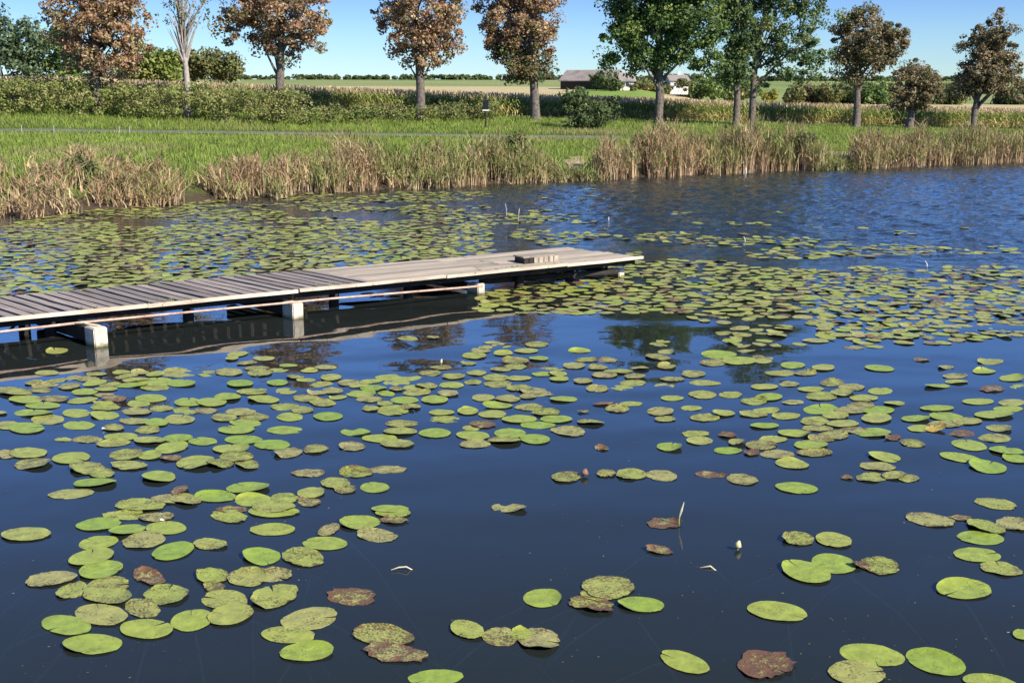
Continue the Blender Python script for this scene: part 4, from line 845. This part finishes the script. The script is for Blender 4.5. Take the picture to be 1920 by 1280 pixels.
def pad_geom(c, A, B, kind, r, nseg=26, z=.006, far=False):
    """leaf outline traced round the stalk joint, with the notch; c centre, A/B half-axis vectors in the water plane"""
    ph = r.uniform(0, 2 * math.pi); joint = .34; half = math.radians(r.uniform(1.5, 7))
    if r.random() < .5: half = math.radians(r.uniform(.8, 2))
    jx, jy = joint * math.cos(ph), joint * math.sin(ph)
    bite = {'G': .016, 'g': .026, 'S': .05, 'B': .10, 'U': .08, 'Y': .06}[kind]
    rings = (0.0, .45, .8, 1.0) if not far else (0.0, 1.0)
    p1, p2, p3 = (r.uniform(0, 6.28) for _ in range(3)); curl = {'G': .006, 'g': .008, 'S': .010, 'B': .014, 'U': .01, 'Y': .06}[kind]
    up = r.random() < .45; rim_up = r.uniform(.006, .032); cl_dir = r.uniform(0, 6.28); V = []; Fc = []; UVs = []
    for j in range(nseg + 1):
        th = ph + half + (2 * math.pi - 2 * half) * j / nseg
        dx, dy = math.cos(th), math.sin(th)
        bq = jx * dx + jy * dy; cq = jx * jx + jy * jy - 1; R = -bq + math.sqrt(bq * bq - cq)
        loc = 1 + bite * (math.sin(3 * th + p1) * .6 + math.sin(7 * th + p2) * .5 + math.sin(13 * th + p3) * .35) + r.uniform(-bite, bite) * .8
        if j in (0, nseg): loc *= .93
        R *= loc
        for k, q in enumerate(rings):
            u, v = jx + dx * R * q, jy + dy * R * q
            zz = z + curl * q * q * (math.sin(2 * th + p2) * .6 + math.sin(5 * th + p1) * .4) * .6
            if up: zz += rim_up * q ** 4 * max(0, math.cos(th - cl_dir)) ** 2
            if kind == 'Y': zz = z + .045 * max(0, math.cos(th - cl_dir)) * q * q
            zz = max(z - .003, zz)
            w = c + A * u + B * v
            V.append((w.x, w.y, zz)); UVs.append((j / nseg, q))
    m = len(rings)
    for j in range(nseg):
        for k in range(m - 1):
            a0 = j * m + k
            if k == 0: Fc.append((a0, a0 + 1, a0 + m + 1, a0 + m + 1) if False else (a0, a0 + 1, a0 + 1 + m))
            else: Fc.append((a0, a0 + 1, a0 + 1 + m, a0 + m))
    return V, Fc, UVs, Vector((c.x + A.x * jx + B.x * jy, c.y + A.y * jx + B.y * jy, z))
def add_pad_attrs(me, UVs, dec, hue):
    a = me.color_attributes.new('tint', 'FLOAT_COLOR', 'POINT'); n = len(me.vertices)
    d = np.ones((n, 4), dtype=np.float32); d[:, 0] = dec; d[:, 1] = hue; d[:, 2] = .5; a.data.foreach_set('color', d.ravel())
    uv = me.uv_layers.new(name='polar'); vi = np.zeros(len(me.loops), dtype=np.int32); me.loops.foreach_get('vertex_index', vi)
    uv.data.foreach_set('uv', np.array(UVs, dtype=np.float32)[vi].ravel())
def pad_axes(px, py, w, h, tilt):
    t = math.radians(tilt); c = PZ(px, py)
    A = PZ(px + w / 2 * math.cos(t), py + w / 2 * math.sin(t)) - c; B = PZ(px - h / 2 * math.sin(t), py + h / 2 * math.cos(t)) - c
    Bb = PZ(px + h / 2 * math.sin(t), py - h / 2 * math.cos(t)) - c; B = (B - Bb) / 2
    la, lb = A.length, B.length; lim = min(max(lb, la * .62), la * 1.2); B *= lim / lb
    return c, A, B
pads.sort(key=lambda p: -p[2] * p[3])
indiv = pads[:298]; rest = pads[298:]
# descriptions
def zone(p):
    x, y = p[0], p[1]
    row = ('along the bottom edge' if y > 1165 else 'in the near water' if y > 1060 else 'in lower middle water' if y > 960 else 'just below mid-photo' if y > 885 else
           'at mid-lake' if y > 835 else 'wide pad belt' if y > 790 else 'back of pad belt' if y > 745 else 'beyond the pad belt' if y > 705 else 'near jetty reflection')
    col = ['far left', 'left', 'centre left', 'centre', 'centre right', 'right', 'far right'][min(6, int(x / 1920 * 7))]
    return row, col
def touching(p):
    for q in pads:
        if q is p: continue
        if abs(q[0] - p[0]) < (q[2] + p[2]) * .5 and abs(q[1] - p[1]) < (q[3] + p[3]) * .5: return True
    return False
KW = {'G': 'clean green', 'g': 'yellow-green', 'S': 'speckled', 'B': 'rotting brown', 'U': 'sunken brown', 'Y': 'curled yellow'}
buckets = defaultdict(list)
for p in indiv: buckets[(p[5], touching(p), zone(p))].append(p)
labels = {}
for (kd, tc, (row, col)), L in buckets.items():
    L.sort(key=lambda p: p[0])
    for i, p in enumerate(L):
        how = 'overlapping' if tc else 'alone'
        if len(L) == 1: s_ = f'{KW[kd]} lily pad {how}, {row}, {col}'
        else: s_ = f'{ORD[i]} {KW[kd]} lily pad from left, {how}, {row}, {col}'
        labels[id(p)] = s_
stem_for = set()
rl = random.Random(11); placed = []
for i, p in enumerate(sorted(indiv, key=lambda p: p[1])):
    px, py, w, h, tilt, kd = p; c, A, B = pad_axes(px, py, w, h, tilt)
    z = -.035 if kd == 'U' else .003 + .0022 * (i % 5) + .0003 * (i % 7)
    V, Fc, UVs, J = pad_geom(c, A, B, kd, rl, 30, z)
    O = Vector((c.x, c.y, 0)); V = [(v[0] - O.x, v[1] - O.y, v[2]) for v in V]
    me = bpy.data.meshes.new('lily_pad'); me.from_pydata(V, [], Fc); me.update()
    lo, hi = KIND_DECAY[kd]; hue = {'G': rl.uniform(.0, .5), 'g': rl.uniform(.5, .85), 'S': rl.uniform(.45, 1.0), 'B': rl.uniform(.7, 1), 'U': 1, 'Y': 1}[kd]
    add_pad_attrs(me, UVs, rl.uniform(lo, hi), hue); me.materials.append(M_yellow if kd == 'Y' else M_sunk if kd == 'U' else M_pad)
    me.polygons.foreach_set('use_smooth', [True] * len(me.polygons))
    o = bpy.data.objects.new('lily_pad', me); o.location = O; COL.objects.link(o)
    tag(o, labels[id(p)], 'lily pad', 'lily pads floating on the lake')
    if py > 985 and kd != 'U':
        mb = MB(); a_ = rl.uniform(0, 6.28); j = J - O; d_ = Vector((math.cos(a_), math.sin(a_) - .5, 0)) * .8
        pts = [Vector((j.x, j.y, z - .016)), Vector((j.x, j.y, -.03)) + d_ * .2, Vector((j.x, j.y, -.16)) + d_ * .6, Vector((j.x, j.y, -.7)) + d_ * 1.4]
        mb.tube(pts, [.008, .010, .010, .009], 6); s_ = mb.build('stalk', M_petiole); s_.parent = o; s_.location = (0, 0, 0)
    placed.append((c, max(A.length, B.length)))
# the remaining pads: one mass
pc = np.array([(c.x, c.y, r) for c, r in placed])
extra = []
for p in rest:
    c, A, B = pad_axes(*p[:5]); extra.append((c, A, B, p[5]))
def cover(px, py):
    """how densely the leaves lie, 0..1"""
    if py < 360: return .12 if px < 1130 and py > 347 else 0
    jy = 597 - px * .0967                                   # front edge of the jetty in the photo
    if py < jy - 8 and px < 1200:
        if px < 920: return .95 if py > 425 else .5
        return .38 if py > 400 + max(0, px - 1020) * .25 else .12
    if px < 900 and py < 700 - px * .02 and py > jy - 8: return 0.03 if py < 690 else 0.1
    if px < 1200:
        if py < 588: return 1.0 if px > 930 + (588 - py) else .5
        if py < 643: return .0
        if py < 760: return .30
        return 0
    if px < 1300 and 588 < py < 640: return .08
    edge = 430 + max(0, (px - 1280)) * .07
    if py < edge: return .10 if py > edge - 45 else 0
    if py < edge + 60: return .42
    if py < 600: return .96
    if px < 1520:
        if py < 700: return .24 if px > 1290 else .40
        return .0
    if py < 640: return .80 - .0008 * (px - 1520)
    if py < 705: return .30
    return .0
rp = random.Random(5); grid = {}
def try_add(x, Y, rad, k=.62):
    gx, gy = int(x / .5), int(Y / .5)
    for i in range(-1, 2):
        for j in range(-1, 2):
            for (a_, b_, r_) in grid.get((gx + i, gy + j), ()):
                if (a_ - x) ** 2 + (b_ - Y) ** 2 < ((r_ + rad) * k) ** 2: return False
    grid.setdefault((gx, gy), []).append((x, Y, rad)); return True
for c, r_ in placed: grid.setdefault((int(c.x / .5), int(c.y / .5)), []).append((c.x, c.y, r_))
for c, A, B, k in extra: grid.setdefault((int(c.x / .5), int(c.y / .5)), []).append((c.x, c.y, A.length))
for _ in range(60000):
    Y = rp.uniform(11.5, 46); hw = Y * .46; x = rp.uniform(-hw, hw); px, py = to_px(x, Y, 0)
    if not (-60 < px < 1980): continue
    cvr = cover(px, py)
    nz = mn.noise((x * .55, Y * .55, 1.3)) + .5 * mn.noise((x * 1.3, Y * 1.3, 7.1))
    if cvr < .9 and nz < .62 - cvr * 1.25: continue
    if rp.random() > min(1, cvr * 1.3 + .08) or cvr <= 0: continue
    ra = rp.uniform(.11, .185)
    if not try_add(x, Y, ra, .70): continue
    an = rp.uniform(0, 3.14); A = Vector((math.cos(an), math.sin(an), 0)) * ra; B = Vector((-math.sin(an), math.cos(an), 0)) * ra * rp.uniform(.68, .85)
    extra.append((Vector((x, Y, 0)), A, B, rp.choices(['G', 'g', 'S', 'B'], (.25, .31, .39, .05))[0]))
VV = []; FF = []; UU = []; DD = []; HH = []
for i, (c, A, B, kd) in enumerate(extra):
    if kd == 'U': kd = 'B'
    if kd == 'Y': kd = 'S'
    V, Fc, UVs, J = pad_geom(c, A, B, kd, rp, 16 if c.y > 17 else 22, .003 + .0025 * (i % 6), far=c.y > 17)
    n0 = len(VV); VV += V; FF += [tuple(n0 + q for q in f) for f in Fc]; UU += UVs
    lo, hi = KIND_DECAY[kd]; hue = {'G': rp.uniform(.2, .8), 'g': rp.uniform(.5, 1), 'S': rp.uniform(.6, 1.0), 'B': 1}[kd]; d = rp.uniform(lo, hi)
    DD += [d] * len(V); HH += [hue] * len(V)
me = bpy.data.meshes.new('far_lily_pads'); me.from_pydata(VV, [], FF); me.update(); add_pad_attrs(me, UU, np.array(DD), np.array(HH)); me.materials.append(M_pad)
tag(link('far_lily_pads', me), 'dense mass of lily pads spreading beyond the jetty to the middle of the lake', 'lily pads', None, 'stuff')
print('pads', len(indiv), 'extra', len(extra))

# ------------------------------------------------------------------ small things on the water
n = 1300; Yv = 6 + 16 * rng.random(n) ** 1.4; Xv = (rng.random(n) - .5) * Yv * .95
dr = np.array([mn.noise((x * .5, y * .9, 3)) for x, y in zip(Xv, Yv)]); keep = dr > -.02; Xv, Yv = Xv[keep], Yv[keep]; n = len(Xv)
sz = .002 + .005 * rng.random(n) ** 3; aa = rng.random(n) * 6.28; V = []
for k in range(4):
    V.append(np.stack([Xv + sz * np.cos(aa + k * 1.57) * (1.8 if k % 2 else 1), Yv + sz * np.sin(aa + k * 1.57) * (1.8 if k % 2 else 1), np.full(n, .0055)], 1))
V = np.stack(V, 1).reshape(-1, 3)
tag(link('floating_specks', mesh_np('floating_specks', V, np.arange(n * 4).reshape(-1, 4), np.repeat(pick_cols([(.20, .18, .09, 3), (.14, .12, .06, 2), (.34, .32, .22, 1)], n), 4, 0)), M_dry), 'fine plant specks drifting on the dark water', 'specks', None, 'stuff')

def twig(name, lab, pts, rads, mat, cat='stem'):
    mb = MB(); mb.tube(pts, rads, 7); return tag(mb.build(name, mat, smooth=True), lab, cat)
p = PZ(1272, 985); root = empty('water_plant', p); tag(root, 'upright green stalk rising beside a rotting pad right of centre', 'water plant')
mb = MB(); mb.tube([p + Vector((0, 0, -.4)), p + Vector((.005, 0, .06)), p + Vector((.018, 0, .15))], [.005, .005, .004], 6); mb.build('stalk', M_stalk, root)
mb = MB(); mb.tube([p + Vector((.005, 0, .07)), p + Vector((.02, 0, .13)), p + Vector((.04, 0, .205))], [.004, .010, .003], 6); mb.build('leaf_blade', M_straw, root)
twig('dead_stem', 'bleached bent stem tip breaking the surface left of centre', [PZ(733, 1068, .012), PZ(748, 1063, .02), PZ(762, 1062, .03), PZ(775, 1069, -.01), PZ(798, 1085, -.12), PZ(830, 1105, -.4)], [.003, .006, .006, .005, .004, .003], M_straw)
twig('dead_stem', 'tan stem slanting underwater from a snapped tip, right of centre', [PZ(1312, 1064, .004), PZ(1332, 1061, .012), PZ(1345, 1072, -.01), PZ(1372, 1095, -.08), PZ(1400, 1120, -.3)], [.005, .008, .007, .006, .005], M_straw)
def bud(px, py, lab, col, s=.03):
    p = PZ(px, py); root = empty('seed_pod', p); tag(root, lab, 'seed pod')
    mb = MB(); mb.tube([p + Vector((0, 0, -.5)), p + Vector((0, 0, -.1)), p + Vector((0, 0, .02))], [.005, .005, .006], 6); mb.build('stalk', M_petiole, root)
    mb = MB(); mb.tube([p + Vector((0, 0, .012)), p + Vector((0, 0, .03)), p + Vector((.004, 0, .052)), p + Vector((.012, 0, .075))], [s * .4, s, s * .75, s * .2], 9); mb.build('pod', col, root, smooth=True)
bud(1383, 1030, 'pale lily seed pod poking up alone right of centre', M_petiole)
bud(1096, 893, 'dark curled seed pod at the tip of a speckled pad near mid-photo', M_sunk, .04)
bud(827, 683, 'pale seed pod sticking up from the pads near the jetty', M_straw, .02)
stake(1398, 455, .14, 'tiny pale stick above the far pads right of the jetty', .009, M_white, (-.05, 0), 'stick')
stake(1740, 500, .12, 'tiny pale stick leaning left among the far right pads', .009, M_white, (-.07, 0), 'stick')
stake(1140, 415, .12, 'tiny pale stick in open water above the jetty head', .01, M_white, (.02, 0), 'stick')
for (q, lab) in (((193, 806), 'tiny white feather beside the speckled pads at left'), ((303, 978), 'small white petal on the pads below the curled yellow leaf')):
    p = PZ(*q); mb = MB(); mb.tube([p + Vector((-.02, 0, .012)), p + Vector((0, 0, .022)), p + Vector((.022, .004, .014))], [.004, .011, .002], 6); tag(mb.build('feather' if 'feather' in lab else 'petal', M_white, smooth=True), lab, 'feather' if 'feather' in lab else 'petal')
